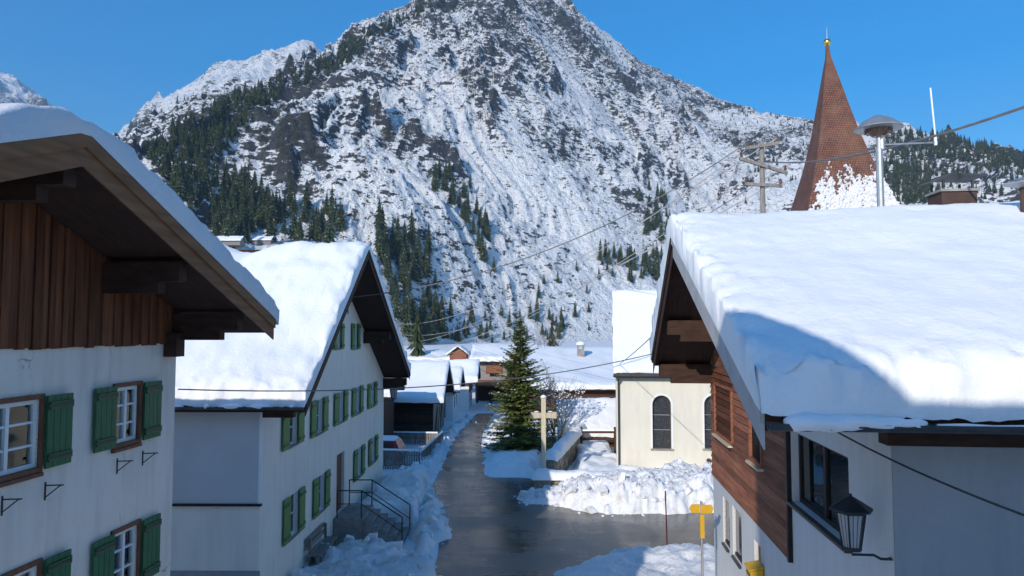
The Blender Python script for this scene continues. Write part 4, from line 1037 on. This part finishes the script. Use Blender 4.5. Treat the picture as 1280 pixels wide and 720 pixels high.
# ================================================================== churchyard wall, snow on it, cross, fence
def stone_wall(label, p0, p1, h, th, snow=.28, seed=1):
    d = (p1-p0); ln = d.length; rot = math.atan2(d.y, d.x); rnd = random.Random(seed)
    r = empty('stone_wall', p0, rot, label, 'wall')
    b = MB(); x = 0
    rows = max(2, int(h/.22)); rh = h/rows
    for k in range(rows):
        x = 0
        while x < ln-.02:
            wdt = min(rnd.uniform(.22, .55), ln-x); j = rnd.uniform(-.02, .03)
            b.box(x+.008, x+wdt-.008, -th/2-j, th/2+j, k*rh+.006-(.1 if k == 0 else 0), (k+1)*rh-.006); x += wdt
    b.box(0.01, ln-.01, -th/2+.05, th/2-.05, 0, h-.01)
    b.build('stonework', M['stone'], r)
    n = max(12, int(ln/.15)); m = 12; U, V = np.meshgrid(np.linspace(-.06, ln+.06, n), np.linspace(-1, 1, m))
    prf = np.sqrt(np.clip(1-np.abs(V)**2.6, 0, 1))*np.sqrt(np.clip(1-np.clip(np.abs(U-ln/2)-(ln/2-.25), 0, .31)**2/.1, 0, 1))
    Z = h-.03+(snow*(1+.4*fbm(U*.8, V*.3, 3, seed))+.03*fbm(U*2.5, V*1.2, 3, seed+3))*prf
    Yv_ = V*(th/2+.14)*(1+.12*fbm(U*1.2, V*0+seed, 3, seed+7))
    grid_mesh('snow_cap', np.stack([U, Yv_, Z], -1), M['snow_cap'], r)
    return r
stone_wall('low stone wall with a thick white snow cap in front of the church', G(667, 616), Vector((12, 32.9, 0)), .7, .8, .34, 3)
wl0 = G(668, 612)+Vector((.75, .9, 0)); wl1 = G(722, 562)+Vector((.3, 0, 0))
stone_wall('rough stone wall with snow cap running back from the road beside the cross', wl0, Vector((wl1.x, 46, 0)), 1.15, .5, .4, 5)
cy = gnd(745, 592, .0)
snow_bank('churchyard_snow', [Vector((3.0, 33.5, 0)), Vector((16, 33.4, 0)), Vector((16, 35.7, 0)), Vector((5.7, 35.9, 0)), Vector((5.9, 45.5, 0)), Vector((4.1, 45.5, 0))], .7, .3, 19, M['snow_ground'], rough=.04)
pc = Vector((at(672, 590, 33.7).x+.28, 33.7, 0))
r = empty('wayside_cross', pc, R(3), 'pale wooden cross beside the road, in front of the spruce', 'cross')
zt = at(673, 497, 33.7).z; za = at(673, 519, 33.7).z
b = MB(); b.box(-.105, .105, -.09, .09, -.1, zt); b.build('post', M['palewood'], r, bevel=.015)
for sgn in (-1, 1):
    b = MB(); b.loft([[(sgn*.107, -.085, za-.11), (sgn*.107, .085, za-.11), (sgn*.107, .085, za+.11), (sgn*.107, -.085, za+.11)], [(sgn*.60, -.08, za-.15), (sgn*.60, .08, za-.15), (sgn*.60, .08, za+.15), (sgn*.60, -.08, za+.15)]]); b.build('arm', M['palewood'], r)
b = MB(); b.lathe((0, 0, zt), [(.15, 0), (.14, .05), (.08, .11), (.01, .13)], 10); b.lathe((-.32, 0, za+.15), [(.12, 0), (.10, .03), (.01, .05)], 8); b.lathe((.32, 0, za+.15), [(.12, 0), (.10, .03), (.01, .05)], 8); b.build('snow_cap', M['snow_cap'], r, smooth=True)
# fence/gate by the shed
pf = at(725, 560, 43.8)
r = empty('wooden_gate', (pf.x, 43.8, 0), 0, 'dark wooden rail gate between the stone wall and the church', 'gate')
wg = at(771, 560, 43.8).x-pf.x; zt = at(740, 538, 43.8).z
for x in (0.08, wg-.1): b = MB(); b.box(x-.07, x+.07, -.07, .07, 0, zt+.2); b.build('post', M['darkclad'], r)
for k in range(3): b = MB(); z = zt-.1-k*.42; b.box(.16, wg-.18, -.03, .03, z-.07, z+.07); b.build('rail', M['darkclad'], r)
b = MB(); b.loft([[(.1, y*.9, zt-.03+z), (wg-.1, y, zt-.03+z)] for y, z in ((-.07, 0), (-.06, .06), (0, .1), (.06, .06), (.07, 0))], cap=False, closed=False); b.build('snow_cap', M['snow_cap'], r)

# low shed with rounded snow roof
def simple_house(name, label, cat, x0, x1, Y0, Y1, zeave, zridge, wallm, snowd=.35, over=.3, seed=1, eave_over=.4, ridge_along='x', roofm=None, winds=(), lower=None, parts=None):
    """gabled building, ridge along x (eaves face the viewer) or along y (gable faces the viewer)"""
    if ridge_along == 'x':
        r = empty(name, (x0, Y0, 0), 0, label, cat); Lx = x1-x0; D = Y1-Y0
        near = (-eave_over, zeave-eave_over*(zridge-zeave)/(D/2)); far = (D+eave_over, near[1]); apex = (D/2, zridge)
        mp = lambda u, v, w: (v, u, w); lv = Lx; 
    else:
        r = empty(name, (x0, Y0, 0), 0, label, cat); D = x1-x0; lv = Y1-Y0
        near = (-eave_over, zeave-eave_over*(zridge-zeave)/(D/2)); far = (D+eave_over, near[1]); apex = (D/2, zridge)
        mp = lambda u, v, w: (u, v, w)
    def conv(o):
        for v in o.data.vertices: v.co = Vector(mp(v.co.x, v.co.y, v.co.z))
        if ridge_along == 'x': o.data.flip_normals()
        return o
    t = .16
    b = MB(); prof = [(0, -.1), (D, -.1), (D, zeave-t), (apex[0], apex[1]-t), (0, zeave-t)]; b.prism(prof, 0, lv)
    w_ = conv(b.build('wall', wallm, r))
    b = MB(); b.prism([near, apex, far, (far[0], far[1]-t), (apex[0], apex[1]-t), (near[0], near[1]-t)], -over, lv+over); conv(b.build('roof', roofm or M['beam'], r))
    o = snow_cover(FX, r, near, apex, far, -over, lv+over, snowd, seed, M['snow'], lip=.6, rad=.3, over=.05, ridge=.3, lump=.05, nu=26, nv=26); conv(o)
    return r
p = at(703, 545, 45.5); q = at(769, 545, 45.5)
simple_house('shed', 'low shed with a rounded snow-covered roof left of the church wall', 'shed', p.x, q.x+.6, 46, 50.5, at(740, 540, 45.5).z, at(740, 498, 48).z-.4, M['darkclad'], .45, .2, 101)

# ================================================================== BARNS AND FAR HOUSES ALONG THE STREET
def front_boards(parent, x0, x1, y, z0, z1, mat, vertical=False, name='boards', step=.22, t=.05):
    b = MB()
    if vertical:
        x = x0
        while x < x1: b.box(x+.01, min(x+step, x1)-.01, y-t, y-.003, z0, z1+random.uniform(-.03, .03)); x += step
    else:
        z = z0
        while z < z1: b.box(x0, x1, y-t+random.uniform(0, .02), y-.003, z+.012, min(z+step, z1)-.012); z += step
    return b.build(name, mat, parent)
def side_boards(parent, x, y0, y1, zfun, z0, mat, step=.25, t=.05, name='gable_boards'):
    b = MB(); y = y0
    while y < y1-.02:
        e = min(y+step, y1); b.add([(x+.003, y+.01, z0), (x+.003, e-.01, z0), (x+.003, e-.01, zfun(e)), (x+.003, y+.01, zfun(y)), (x+t, y+.01, z0), (x+t, e-.01, z0), (x+t, e-.01, zfun(e)), (x+t, y+.01, zfun(y))], [(0, 3, 2, 1), (4, 5, 6, 7), (0, 1, 5, 4), (1, 2, 6, 5), (2, 3, 7, 6), (3, 0, 4, 7)]); y = e
    return b.build(name, mat, parent)
# barn 1: log walls, ridge across the street
Y1 = 49.0; xr = at(541, 540, Y1).x; ze = at(520, 497, Y1-.6).z+.0; D = 7.5; zr = at(556, 449, Y1+D/2).z-.35
r = simple_house('barn', 'dark log barn with a broad snow roof, nearest of the row across the street', 'barn', xr-11, xr, Y1, Y1+D, ze+.05, zr, M['barnwood'], .35, .75, 111, .6)
front_boards(r, 0, 10.98, 0, .1, ze-.2, M['barnwood'])
side_boards(r, 11.0, .02, D, lambda y: ze-.2+(zr-ze)*(1-abs(y-D/2)/(D/2)), .0, M['greywood'])
bb = MB(); bb.box(11.052, 11.09, 1.9, 4.2, .05, 2.1); bb.build('barn_door', M['greywood'], r)
for k in range(3):
    bb = MB(); bb.tube([(11.09, .4+k*1.8, .3), (11.09, 2.2+k*1.6, 2.0)], .05, 6); bb.build('brace', M['darkclad'], r)
# barn 2
Y2 = 58.6; xr = at(563, 530, Y2).x+.2; D = 5.0; ze = at(572, 484, Y2-.3).z; zr = at(578, 457, Y2+D/2).z-.3
r = simple_house('barn', 'narrow barn with white lower wall and brown gable, second of the row', 'barn', xr-6, xr, Y2, Y2+D, ze, zr, M['trimwhite'], .35, .6, 112, .5)
side_boards(r, 6.0, .02, D, lambda y: ze-.2+(zr-ze)*(1-abs(y-D/2)/(D/2)), ze-.7, M['darkclad'])
for y in (1.2, 3.2): bb = MB(); bb.box(5.98, 6.02, y, y+.7, 1.0, 1.9); bb.build('window', M['darkglass'], r)
bb = MB(); bb.box(4.6, 5.4, -.03, .0, .3, 2.3); bb.build('door', M['greywood'], r)
# barn 3
Y3 = 66.0; xr = at(581, 520, Y3).x+.35; D = 5.6; ze = at(590, 474, Y3).z; zr = at(596, 449, Y3+D/2).z-.3
r = simple_house('barn', 'brown gabled barn on a white base, third of the row beside the far porch', 'barn', xr-7, xr, Y3, Y3+D, ze, zr, M['trimwhite'], .35, .8, 113, .5)
side_boards(r, 7.0, .02, D, lambda y: ze-.2+(zr-ze)*(1-abs(y-D/2)/(D/2)), 1.6, M['clad'])
for y in (1.4, 3.6): bb = MB(); bb.box(6.98, 7.02, y, y+.8, .6, 1.35); bb.build('window', M['darkglass'], r)
# far house closing the street
Y4 = 75.0; x0 = at(594, 500, Y4).x; x1 = at(668, 500, Y4).x; ze = at(620, 449, Y4).z; zr = at(620, 434, Y4+5).z
r = simple_house('farmhouse', 'grey stone house with a dark wooden porch closing the far end of the street', 'house', x0, x1, Y4, Y4+10, ze, max(zr, ze+1.0), M['concrete'], .4, .5, 114, .7)
zp = at(620, 480, Y4-1).z
bb = MB(); bb.loft([[(0.1, -.02, zp+.35), (x1-x0-.1, -.02, zp+.35), (x1-x0-.1, -.02, zp+.2), (.1, -.02, zp+.2)], [(.1, -2.0, zp), (x1-x0-.1, -2.0, zp), (x1-x0-.1, -2.0, zp-.15), (.1, -2.0, zp-.15)]]); bb.build('porch_roof', M['clad'], r)
for x in np.linspace(.3, x1-x0-.3, 5): bb = MB(); bb.box(x-.09, x+.09, -1.9, -1.72, 0, zp-.02); bb.build('post', M['darkclad'], r)
bb = MB(); bb.box(.2, x1-x0-.2, -.06, -.004, .1, zp-.1); bb.build('boarded_front', M['barnwood'], r)
zs = at(617, 461, Y4).z; xs = at(617, 461, Y4).x-x0
bb = MB(); bb.box(xs-.8, xs+.9, -.10, -.02, zs-.45, zs+.35); bb.build('signboard', M['clad'], r)
for x in (1.9, 3.7): bb = MB(); bb.box(x-.4, x+.4, -.03, .01, zp+.7, zp+1.5); bb.build('window', M['darkglass'], r)
# big roof behind the tree
Y5 = 62.6; x0 = at(652, 480, Y5).x; x1 = at(800, 480, Y5).x; ze = at(700, 486, Y5).z; zr = at(700, 433, Y5+12.5).z-.4
r = simple_house('farmhouse', 'long low house under one huge white roof with a small chimney, behind the spruce', 'house', x0, x1, Y5, Y5+25, ze+.25, zr, M['barnwood'], .45, .5, 115, .8)
front_boards(r, .1, x1-x0-.1, 0, .2, ze-.1, M['darkclad'])
Yc = Y5+8.2; pc_ = at(726, 446, Yc); zc = at(726, 432, Yc).z
bb = MB(); bb.box(pc_.x-x0-.32, pc_.x-x0+.32, Yc-Y5-.32, Yc-Y5+.32, pc_.z-1, zc-.35)
for a in (-.26, .26):
    for c in (-.26, .26): bb.box(pc_.x-x0+a-.06, pc_.x-x0+a+.06, Yc-Y5+c-.06, Yc-Y5+c+.06, zc-.35, zc-.02)
bb.box(pc_.x-x0-.38, pc_.x-x0+.38, Yc-Y5-.38, Yc-Y5+.38, zc-.02, zc+.06); chm = bb.build('chimney', M['concrete'], r)
bb = MB(); bb.lathe((pc_.x-x0, Yc-Y5, zc+.06), [(.44, 0), (.46, .12), (.34, .28), (.05, .36)], 12); bb.build('snow_cap', M['snow_cap'], chm, smooth=True)
# roofs further back
Y6 = 89.0; x0 = at(470, 445, Y6).x; x1 = at(566, 445, Y6).x
simple_house('barn', 'low snow-covered barn roof behind the row of barns, far left of the street', 'barn', x0, x1, Y6, Y6+8, at(520, 450, Y6).z, at(520, 438, Y6+4).z-.3, M['barnwood'], .4, .4, 116, .5)
Y7 = 96.0; x0 = at(600, 445, Y7).x; x1 = at(690, 445, Y7).x
simple_house('barn', 'low snow-covered roof behind the grey stone house', 'barn', x0, x1, Y7, Y7+9, at(620, 446, Y7).z, at(620, 432, Y7+4.5).z-.3, M['barnwood'], .4, .4, 117, .5)
Y8 = 84.0; x0 = at(562, 445, Y8).x; x1 = at(583, 445, Y8).x
simple_house('cabin', 'small red brown cabin with a gable peeping over the barn roofs', 'cabin', x0, x1, Y8, Y8+4, at(572, 441, Y8).z, at(572, 432, Y8).z-.1, M['clad'], .18, .3, 118, .25, ridge_along='y')
# brown eave of the next house behind the green-shuttered one
Y9 = 42.5; xe = at(490, 480, Y9).x; ze = at(486, 484, Y9).z
simple_house('farmhouse', 'half-hidden house behind the green-shuttered house, with a dark gable and snowy eave', 'house', xe-9, xe-.6, Y9, Y9+4.5, ze-.2, at(470, 455, Y9+2).z-.4, M['darkclad'], .3, .6, 119, .5)
# huts on the slope
for (px, py, wdt, lab) in ((284, 306, 30, 'pale snow-covered hut on the slope, left of two above the roof ridge'), (321, 307, 34, 'dark low hut on the slope, right of two above the roof ridge')):
    col = np.argmin(np.abs(mpx[0]-px)); row = int(np.argmax(mpy[:, col] <= py)); p = MP[row, col]; sc = p[1]/900
    simple_house('hut', lab, 'hut', p[0]-wdt*sc/2, p[0]+wdt*sc/2, p[1]-2, p[1]+4, 2.2, 4.0, M['greywood'], .4, .5, 120+px, .6)
    r = [o for o in COL.objects if o.name.startswith('hut') and o.parent is None][-1]; r.location.z = p[2]-.3

# fences in front of the barn, car
def picket_fence(label, p0, p1, h, step=.13, seed=1):
    d = p1-p0; ln = d.length; r = empty('picket_fence', p0, math.atan2(d.y, d.x), label, 'fence'); rnd = random.Random(seed)
    b = MB(); x = 0
    while x < ln: b.box(x, x+step*.75, -.03, 0, .04, h+rnd.uniform(-.03, .03)); x += step
    b.build('pickets', M['greywood'], r)
    b = MB(); b.box(0, ln, .003, .05, h*.25, h*.25+.08); b.box(0, ln, .003, .05, h*.75, h*.75+.08); b.build('rails', M['greywood'], r)
    b = MB(); b.loft([[(0, -.05+.14*q, h+.02+.09*math.sin(math.pi*q)), (ln, -.05+.14*q, h+.02+.09*math.sin(math.pi*q))] for q in (0, .25, .5, .75, 1)], cap=False, closed=False); b.build('snow_cap', M['snow_cap'], r, smooth=True)
    return r
pA = Vector((at(478, 586, 38.3).x-1.2, 38.8, 0)); pB = Vector((at(524, 586, 38.3).x, 38.3, 0))
picket_fence('grey picket fence with snow on top in front of the red car', pA, pB, 1.0)
pA = Vector((at(478, 550, 47).x-3, 47.3, 0)); pB = Vector((at(547, 556, 46.6).x, 46.6, 0))
picket_fence('low dark picket fence under the log barn, behind the red car', pA, pB, .75, .16, 2)
pA = Vector((at(526, 586, 39.3).x, 39.5, 0)); pB = Vector((at(553, 545, 46.6).x, 46.8, 0))
picket_fence('snowy side fence running back to the barn along the road', pA, pB, .8, .16, 3)
def car(loc, rot, label):
    r = empty('parked_car', loc, rot, label, 'car')
    b = MB(); side = [(-1.95, .35), (-1.98, .75), (-1.75, .95), (1.1, .98), (1.85, .86), (1.98, .6), (1.95, .33)]
    b.loft([[(x, y*(.97 if abs(y) > .7 else 1), z) for x, z in side] for y in (-.84, .84)]); b.build('body', M['redpaint'], r, bevel=.03)
    b = MB(); cab = [(-1.80, .96), (-1.55, 1.42), (.25, 1.46), (1.0, .97)]
    b.loft([[(x, -.76+.14*(z > 1.2), z) for x, z in cab], [(x, .76-.14*(z > 1.2), z) for x, z in cab]]); b.build('cabin', M['redpaint'], r, bevel=.02)
    for s in (-1, 1):
        b = MB()
        for (a0, a1, t0, t1) in ((-1.45, -.75, -1.38, -.75), (-.68, .62, -.68, .18)):
            b.loft([[(a0, s*.757, 1.0), (a1, s*.757, 1.0), (t1, s*.655, 1.36), (t0, s*.655, 1.36)], [(a0, s*.772, 1.0), (a1, s*.772, 1.0), (t1, s*.67, 1.36), (t0, s*.67, 1.36)]])
        b.build('side_window', M['darkglass'], r)
    b = MB(); b.loft([[(.93, -.68, 1.02), (.93, .68, 1.02), (.33, .58, 1.42), (.33, -.58, 1.42)], [(.96, -.68, 1.03), (.96, .68, 1.03), (.36, .58, 1.43), (.36, -.58, 1.43)]]); b.build('windscreen', M['darkglass'], r)
    for x in (-1.25, 1.25):
        for s in (-.8, .8):
            b = MB(); b.loft([[(x+.31*math.cos(t), s-.09, .31+.31*math.sin(t)) for t in [2*math.pi*k/16 for k in range(16)]], [(x+.31*math.cos(t), s+.09, .31+.31*math.sin(t)) for t in [2*math.pi*k/16 for k in range(16)]]]); wh = b.build('wheel', M['rubber'], r)
            b = MB(); b.loft([[(x+.19*math.cos(t), s-.1, .31+.19*math.sin(t)) for t in [2*math.pi*k/12 for k in range(12)]], [(x+.19*math.cos(t), s+.1, .31+.19*math.sin(t)) for t in [2*math.pi*k/12 for k in range(12)]]]); b.build('rim', M['grey_metal'], wh)
    for s in (-.6, .6): b = MB(); b.box(1.9, 1.97, s-.17, s+.17, .62, .76); b.build('headlight', M['lampglass'], r, bevel=.02)
    b = MB(); X, Y = np.meshgrid(np.linspace(-1.5, .2, 14), np.linspace(-.58, .58, 10)); e_ = np.minimum(np.minimum(X+1.5, .2-X), .58-np.abs(Y))
    grid_mesh('snow_cover', np.stack([X, Y, 1.43+.16*np.sqrt(np.clip(e_/.2, 0, 1))], -1), M['snow_cap'], r)
    return r
car(Vector((at(497, 570, 40.6).x-1.5, 40.6, -.12)), R(176), 'red car parked behind the picket fence, its roof white with snow')

# ================================================================== TREES AND SHRUBS
def big_spruce(loc, h, R0, label, seed=3):
    rnd = random.Random(seed); r = empty('spruce_tree', loc, 0, label, 'tree')
    b = MB(); b.tube([(0, 0, -.1), (.02, 0, h*.5), (0, 0, h*.98)], [.17, .09, .012], 9); b.build('trunk', M['bark'], r)
    V, Fc = [], []; SV, SF = [], []
    def twig(p, d, up, ln, wd):
        s = d.cross(up); s = s.normalized()*wd
        k = len(V); V.extend([tuple(p), tuple(p+d*ln*.45+s), tuple(p+d*ln), tuple(p+d*ln*.45-s)]); Fc.append((k, k+1, k+2, k+3))
    nz = 62
    for i in range(nz):
        q = (i+rnd.random()*.8)/nz; z = .35+(h-.5)*q
        Rz = R0*((1-q)**.82)*rnd.uniform(.82, 1.12)+.06
        nb = int(11-4*q) if q < .9 else 5
        for k in range(nb):
            a = rnd.random()*6.283; L_ = Rz*rnd.uniform(.45, 1.22)
            dirh = Vector((math.cos(a), math.sin(a), 0)); p = Vector((0, 0, z)); steps = max(3, int(L_/.16)); st = L_/steps
            for s_ in range(steps):
                t = (s_+1)/steps; slope = -.45*(1-q)*(1-t*.9)+.35*q+.18*t
                d = (dirh+Vector((0, 0, slope))).normalized(); p2 = p+d*st
                for sd in (-1, 1):
                    for rep in range(2):
                        side = Vector((-dirh.y, dirh.x, 0))*sd
                        td = (d*rnd.uniform(.5, .9)+side*rnd.uniform(.4, .95)+Vector((0, 0, rnd.uniform(-.45, .12)))).normalized()
                        ln = (.20+.30*(1-t)*min(1, L_))*rnd.uniform(.7, 1.25)
                        twig(p.lerp(p2, rnd.random()), td, Vector((rnd.uniform(-.5, .5), rnd.uniform(-.5, .5), 1)), ln, ln*.20)
                if s_ == steps-1: twig(p, d, Vector((0, 0, 1)), .22, .045)
                if rnd.random() < .05+.25*max(0, q-.6):
                    c = p2+Vector((0, 0, .025)); rr = rnd.uniform(.03, .075); kk = len(SV)
                    SV.extend([tuple(c+Vector((rr*math.cos(j*1.047), rr*math.sin(j*1.047), rnd.uniform(-.01, .02)))) for j in range(6)]+[tuple(c+Vector((0, 0, rr*.6)))]); SF.extend([(kk+j, kk+(j+1) % 6, kk+6) for j in range(6)])
                p = p2
    b = MB(); b.v, b.f, b.mi = V, Fc, [0]*len(Fc); b.build('crown', M['foliage'], r, recalc=False)
    b = MB(); b.v, b.f, b.mi = SV, SF, [0]*len(SF); b.build('snow_clumps', M['snow_cap'], r, recalc=False)
    return r
TYs = 43.3; pt = at(650, 576, TYs)
big_spruce((pt.x, TYs, 0), at(652, 398, TYs).z, 2.85, 'green spruce with snow specks standing by the bend of the street', 3)
def bare_shrub(name, loc, h, spread, label, seed, nstem=9, snow=True, depth=4, cat='shrub', group=None):
    rnd = random.Random(seed); r = empty(name, loc, 0, label, cat, group); b = MB(); sb = MB()
    def grow(p, d, ln, rad, lev):
        q = p+d*ln*.5+Vector((rnd.uniform(-.05, .05), rnd.uniform(-.05, .05), 0))*ln; e_ = p+d*ln
        b.tube([p, q, e_], [rad, rad*.85, rad*.65], 4)
        if snow and lev <= 2 and rnd.random() < .45:
            rr = rnd.uniform(.03, .07); sb.lathe(tuple(e_), [(rr*.3, -.01), (rr, .01), (rr*.7, .04), (.004, .06)], 6)
        if lev <= 0: return
        for k in range(rnd.choice((2, 3, 3))):
            nd = (d+Vector((rnd.uniform(-.6, .6), rnd.uniform(-.6, .6), rnd.uniform(-.1, .45)))).normalized(); grow(p.lerp(e_, rnd.uniform(.55, 1)), nd, ln*rnd.uniform(.55, .8), rad*.6, lev-1)
    for k in range(nstem):
        d = Vector((rnd.uniform(-spread, spread), rnd.uniform(-spread, spread), 1)).normalized(); grow(Vector((rnd.uniform(-.3, .3), rnd.uniform(-.3, .3), -.05)), d, h*.42*rnd.uniform(.8, 1.1), .035, depth)
    b.build('branches', M['twig'], r, recalc=False)
    if snow and sb.f: sb.build('snow_clumps', M['snow_cap'], r, recalc=False, smooth=True)
    return r
ps = at(700, 560, 45); bare_shrub('bare_shrub', (ps.x-.3, 44.6, 0), 4.8, .55, 'leafless snow-dusted shrub between the spruce and the low shed', 5, 12, depth=4)
ps = at(683, 425, 95.0); bare_shrub('bare_shrub', (ps.x, 95, 0), 9, .35, 'brown leafless tree cluster behind the long white roof', 6, 7, False, 4)
for (px, Y, h, lab) in ((690, 98, 9.5, 'small spruce beside the bare trees behind the long white roof'), (522, 90, 11, 'mid green spruce behind the cabin and barns, by the gable edge')):
    o = bpy.data.objects.new('spruce_tree', proto_me[1]); COL.objects.link(o); p = at(px, 430, Y); o.location = (p.x, Y, 0); o.scale = (h*.8, h*.8, h); tag(o, lab, 'tree')

# ================================================================== STREET FURNITURE
ps = gnd(834, 684); p_t = at(832, 614, ps.y).z
r = empty('snow_stake', ps, 0, 'thin dark red snow stake standing at the edge of the side road', 'stake')
b = MB(); b.tube([(0, 0, -.1), (-.04, 0, p_t)], .022, 8); b.build('pole', surf('red black stake', (.10, .012, .012), (.05, .01, .01), 3, .6, 0), r)
b = MB(); b.tube([(-.036, 0, p_t-.35), (-.04, 0, p_t+.01)], .025, 8); b.build('tip', M['iron'], r)
Ys = 17.5; ps = at(878, 720, Ys)
r = empty('signpost', (ps.x, Ys, 0), R(4), 'yellow hiking signpost on a grey pole at the lower right', 'signpost')
zt = at(879, 628, Ys).z
b = MB(); b.tube([(0, 0, -.1), (0, 0, zt+.02)], .03, 10); b.build('pole', M['grey_metal'], r)
zs = at(879, 636, Ys).z
for sgn in (1, -1):
    b = MB(); y = -.04 if sgn > 0 else .035
    b.loft([[(x, y-.008, z) for x, z in ((-.03, zs-.10), (sgn*.23, zs-.10), (sgn*.28, zs), (sgn*.23, zs+.10), (-.03, zs+.10))], [(x, y+.008, z) for x, z in ((-.03, zs-.10), (sgn*.23, zs-.10), (sgn*.28, zs), (sgn*.23, zs+.10), (-.03, zs+.10))]])
    b.build('sign_blade', M['yellow'], r)
b = MB(); z0 = at(879, 672, Ys).z; b.box(-.05, .05, -.055, -.03, z0, zs-.13); b.build('sign_strip', M['yellow'], r)

# utility pole
UY = 27.0; pt = at(952, 180, UY)
r = empty('utility_pole', (pt.x, UY, 0), 0, 'weathered utility pole with two cross-arms and insulators behind the right roof', 'utility pole')
b = MB(); b.tube([(0, 0, -.2), (0, 0, pt.z+.1)], [.15, .085], 10); b.build('pole', M['greywood'], r)
arms = []
for (py, half, tl, yo) in ((183, .62, .10, 0), (208, .9, -.28, .12), (232, .7, -.04, 0)):
    z = at(952, py, UY).z; dz = tl
    b = MB(); b.loft([[(-half, -.13+s*.05+yo*0, z+dz*-1+t) for s, t in ((-1, -.06), (1, -.06), (1, .06), (-1, .06))], [(half, -.13+s*.05, z+dz+t) for s, t in ((-1, -.06), (1, -.06), (1, .06), (-1, .06))]])
    a_o = b.build('cross_arm', M['greywood'], r)
    for s in (-1, 1):
        b = MB(); b.lathe((s*half*.92, -.13, z+dz*s*.92+.06), [(.02, 0), (.05, .03), (.06, .08), (.04, .13), (.055, .16), (.03, .21), (.005, .22)], 10); b.build('insulator', M['porcelain'], a_o)
        arms.append(Vector((pt.x+s*half*.92, UY-.13, z+dz*s*.92+.22)))
def wire(name, label, a, b_, sag, rad, mat='cable', n=28, cat='wire', group=None):
    m = MB(); mid = Vector(a)
    pts = [(Vector(a).lerp(Vector(b_), k/n)-Vector((0, 0, 4*sag*(k/n)*(1-k/n))))-mid for k in range(n+1)]
    m.tube(pts, rad, 6); o = m.build(name, M[mat], None, smooth=True, loc=mid); return tag(o, label, cat, group)
wire('power_cable', 'dark cable sagging from the pole down to the green-shuttered gable', arms[0], WIREH2, 1.1, .022, 'cable')
far_end = [at(500, 405, 105), at(500, 428, 105), at(500, 440, 105), at(500, 452, 105), at(500, 418, 105)]
for k, (a, e_) in enumerate(zip((arms[1], arms[2], arms[3], arms[4], arms[5]), far_end)):
    wire('power_line', 'thin pale power line running from the pole down to the valley at the left', a, e_, 2.0, .018, 'cablep', group='power lines from the pole')
wire('power_cable', 'thick twisted cable rising to the right across the spire and siren', Vector((pt.x+.1, UY-.15, at(966, 203, UY).z)), at(1300, 127, 11.0), .35, .026, 'cable')
wire('power_cable', 'thin cable crossing the street from the near house corner to the right gable', F1.world(uf, -.05, F1.hit(216, 487, v=0)[2]), F3.world(far[0]*0+W3, -1.4, at(815, 441, 19).z), .35, .012, 'cable')
wire('power_cable', 'short cable slanting up from the church eave to the right gable', Vector((PL.x+.1, PL.y-.5, at(773, 455, 35.5).z)), F3.world(W3-.6, -1.45, at(818, 413, 18.6).z), .05, .014, 'cable')
wire('power_cable', 'black cable hanging in front of the rough grey wall at the lower right', F3.world(.9, -.35, at(1072, 541, 8.6).z), at(1330, 662, 5.6), .06, .011, 'iron')

# ================================================================== unseen house added behind the viewpoint, its roofline shaped to shade the right-hand roof
BY = -3.5
def back(px, py, Y):
    p = at(px, py, Y); t = (p.y-BY)/ldir.y; return p.x-ldir.x*t, p.z-ldir.z*t
def back_p(p):
    t = (p.y-BY)/ldir.y; return p.x-ldir.x*t, p.z-ldir.z*t
def roof_hit(px, py, up=.64):
    d = ray(px, py); t = 1
    for k in range(60):
        p = Vector((0, 0, HC))+d*t; q = p-F3.o; t += .8*((p.z-up)-roof_z(q.dot(F3.u), R3[0], R3[1], R3[2]))/max(.05, abs(d.z-(R3[1][1]-R3[0][1])/(R3[1][0]-R3[0][0])*d.dot(F3.u)))
    return Vector((0, 0, HC))+d*t
e0 = back_p(roof_hit(1060, 468)); e1 = back_p(roof_hit(945, 388)); e2 = back_p(roof_hit(905, 383)); u_, v_, w_ = F3.hit(944, 520, v=0); e3 = back_p(F3.world(u_, 0, w_))
print('caster', e0, e1, e2, e3, roof_hit(930, 385))
root = empty('unseen_house', (0, BY, 0), 0, 'unseen white house with a snowy roof, added behind the viewpoint to shade the right roof', 'house')
xl = min(e3[0], e2[0]-.3); zl = e2[1]-.25
prof = [(xl, 0), (14, 0), (14, e0[1]-1.25), (e0[0], e0[1]-.4), (e1[0], e1[1]-.25), (e2[0], e2[1]-.2), (xl, zl+.2)]
b = MB(); b.loft([[(x, y, z) for x, z in prof] for y in (0, -9)]); b.build('wall', M['plaster2'], root)
prof = [(14.2, e0[1]-1.24), (e0[0]+.2, e0[1]-.39), (e1[0], e1[1]-.24), (e2[0], e2[1]-.19), (xl-.01, zl+.21), (xl-.01, zl+.35), (e2[0]-.2, e2[1]+.05), (e2[0]+.2, e2[1]), (e1[0], e1[1]), (e1[0]+.5, e1[1]-.35), (e0[0], e0[1]-.08), (14.2, e0[1]-.92)]
b = MB(); b.loft([[(x, y, z) for x, z in prof] for y in (.05, -9.2)]); b.build('snow_cover', M['snow'], root)
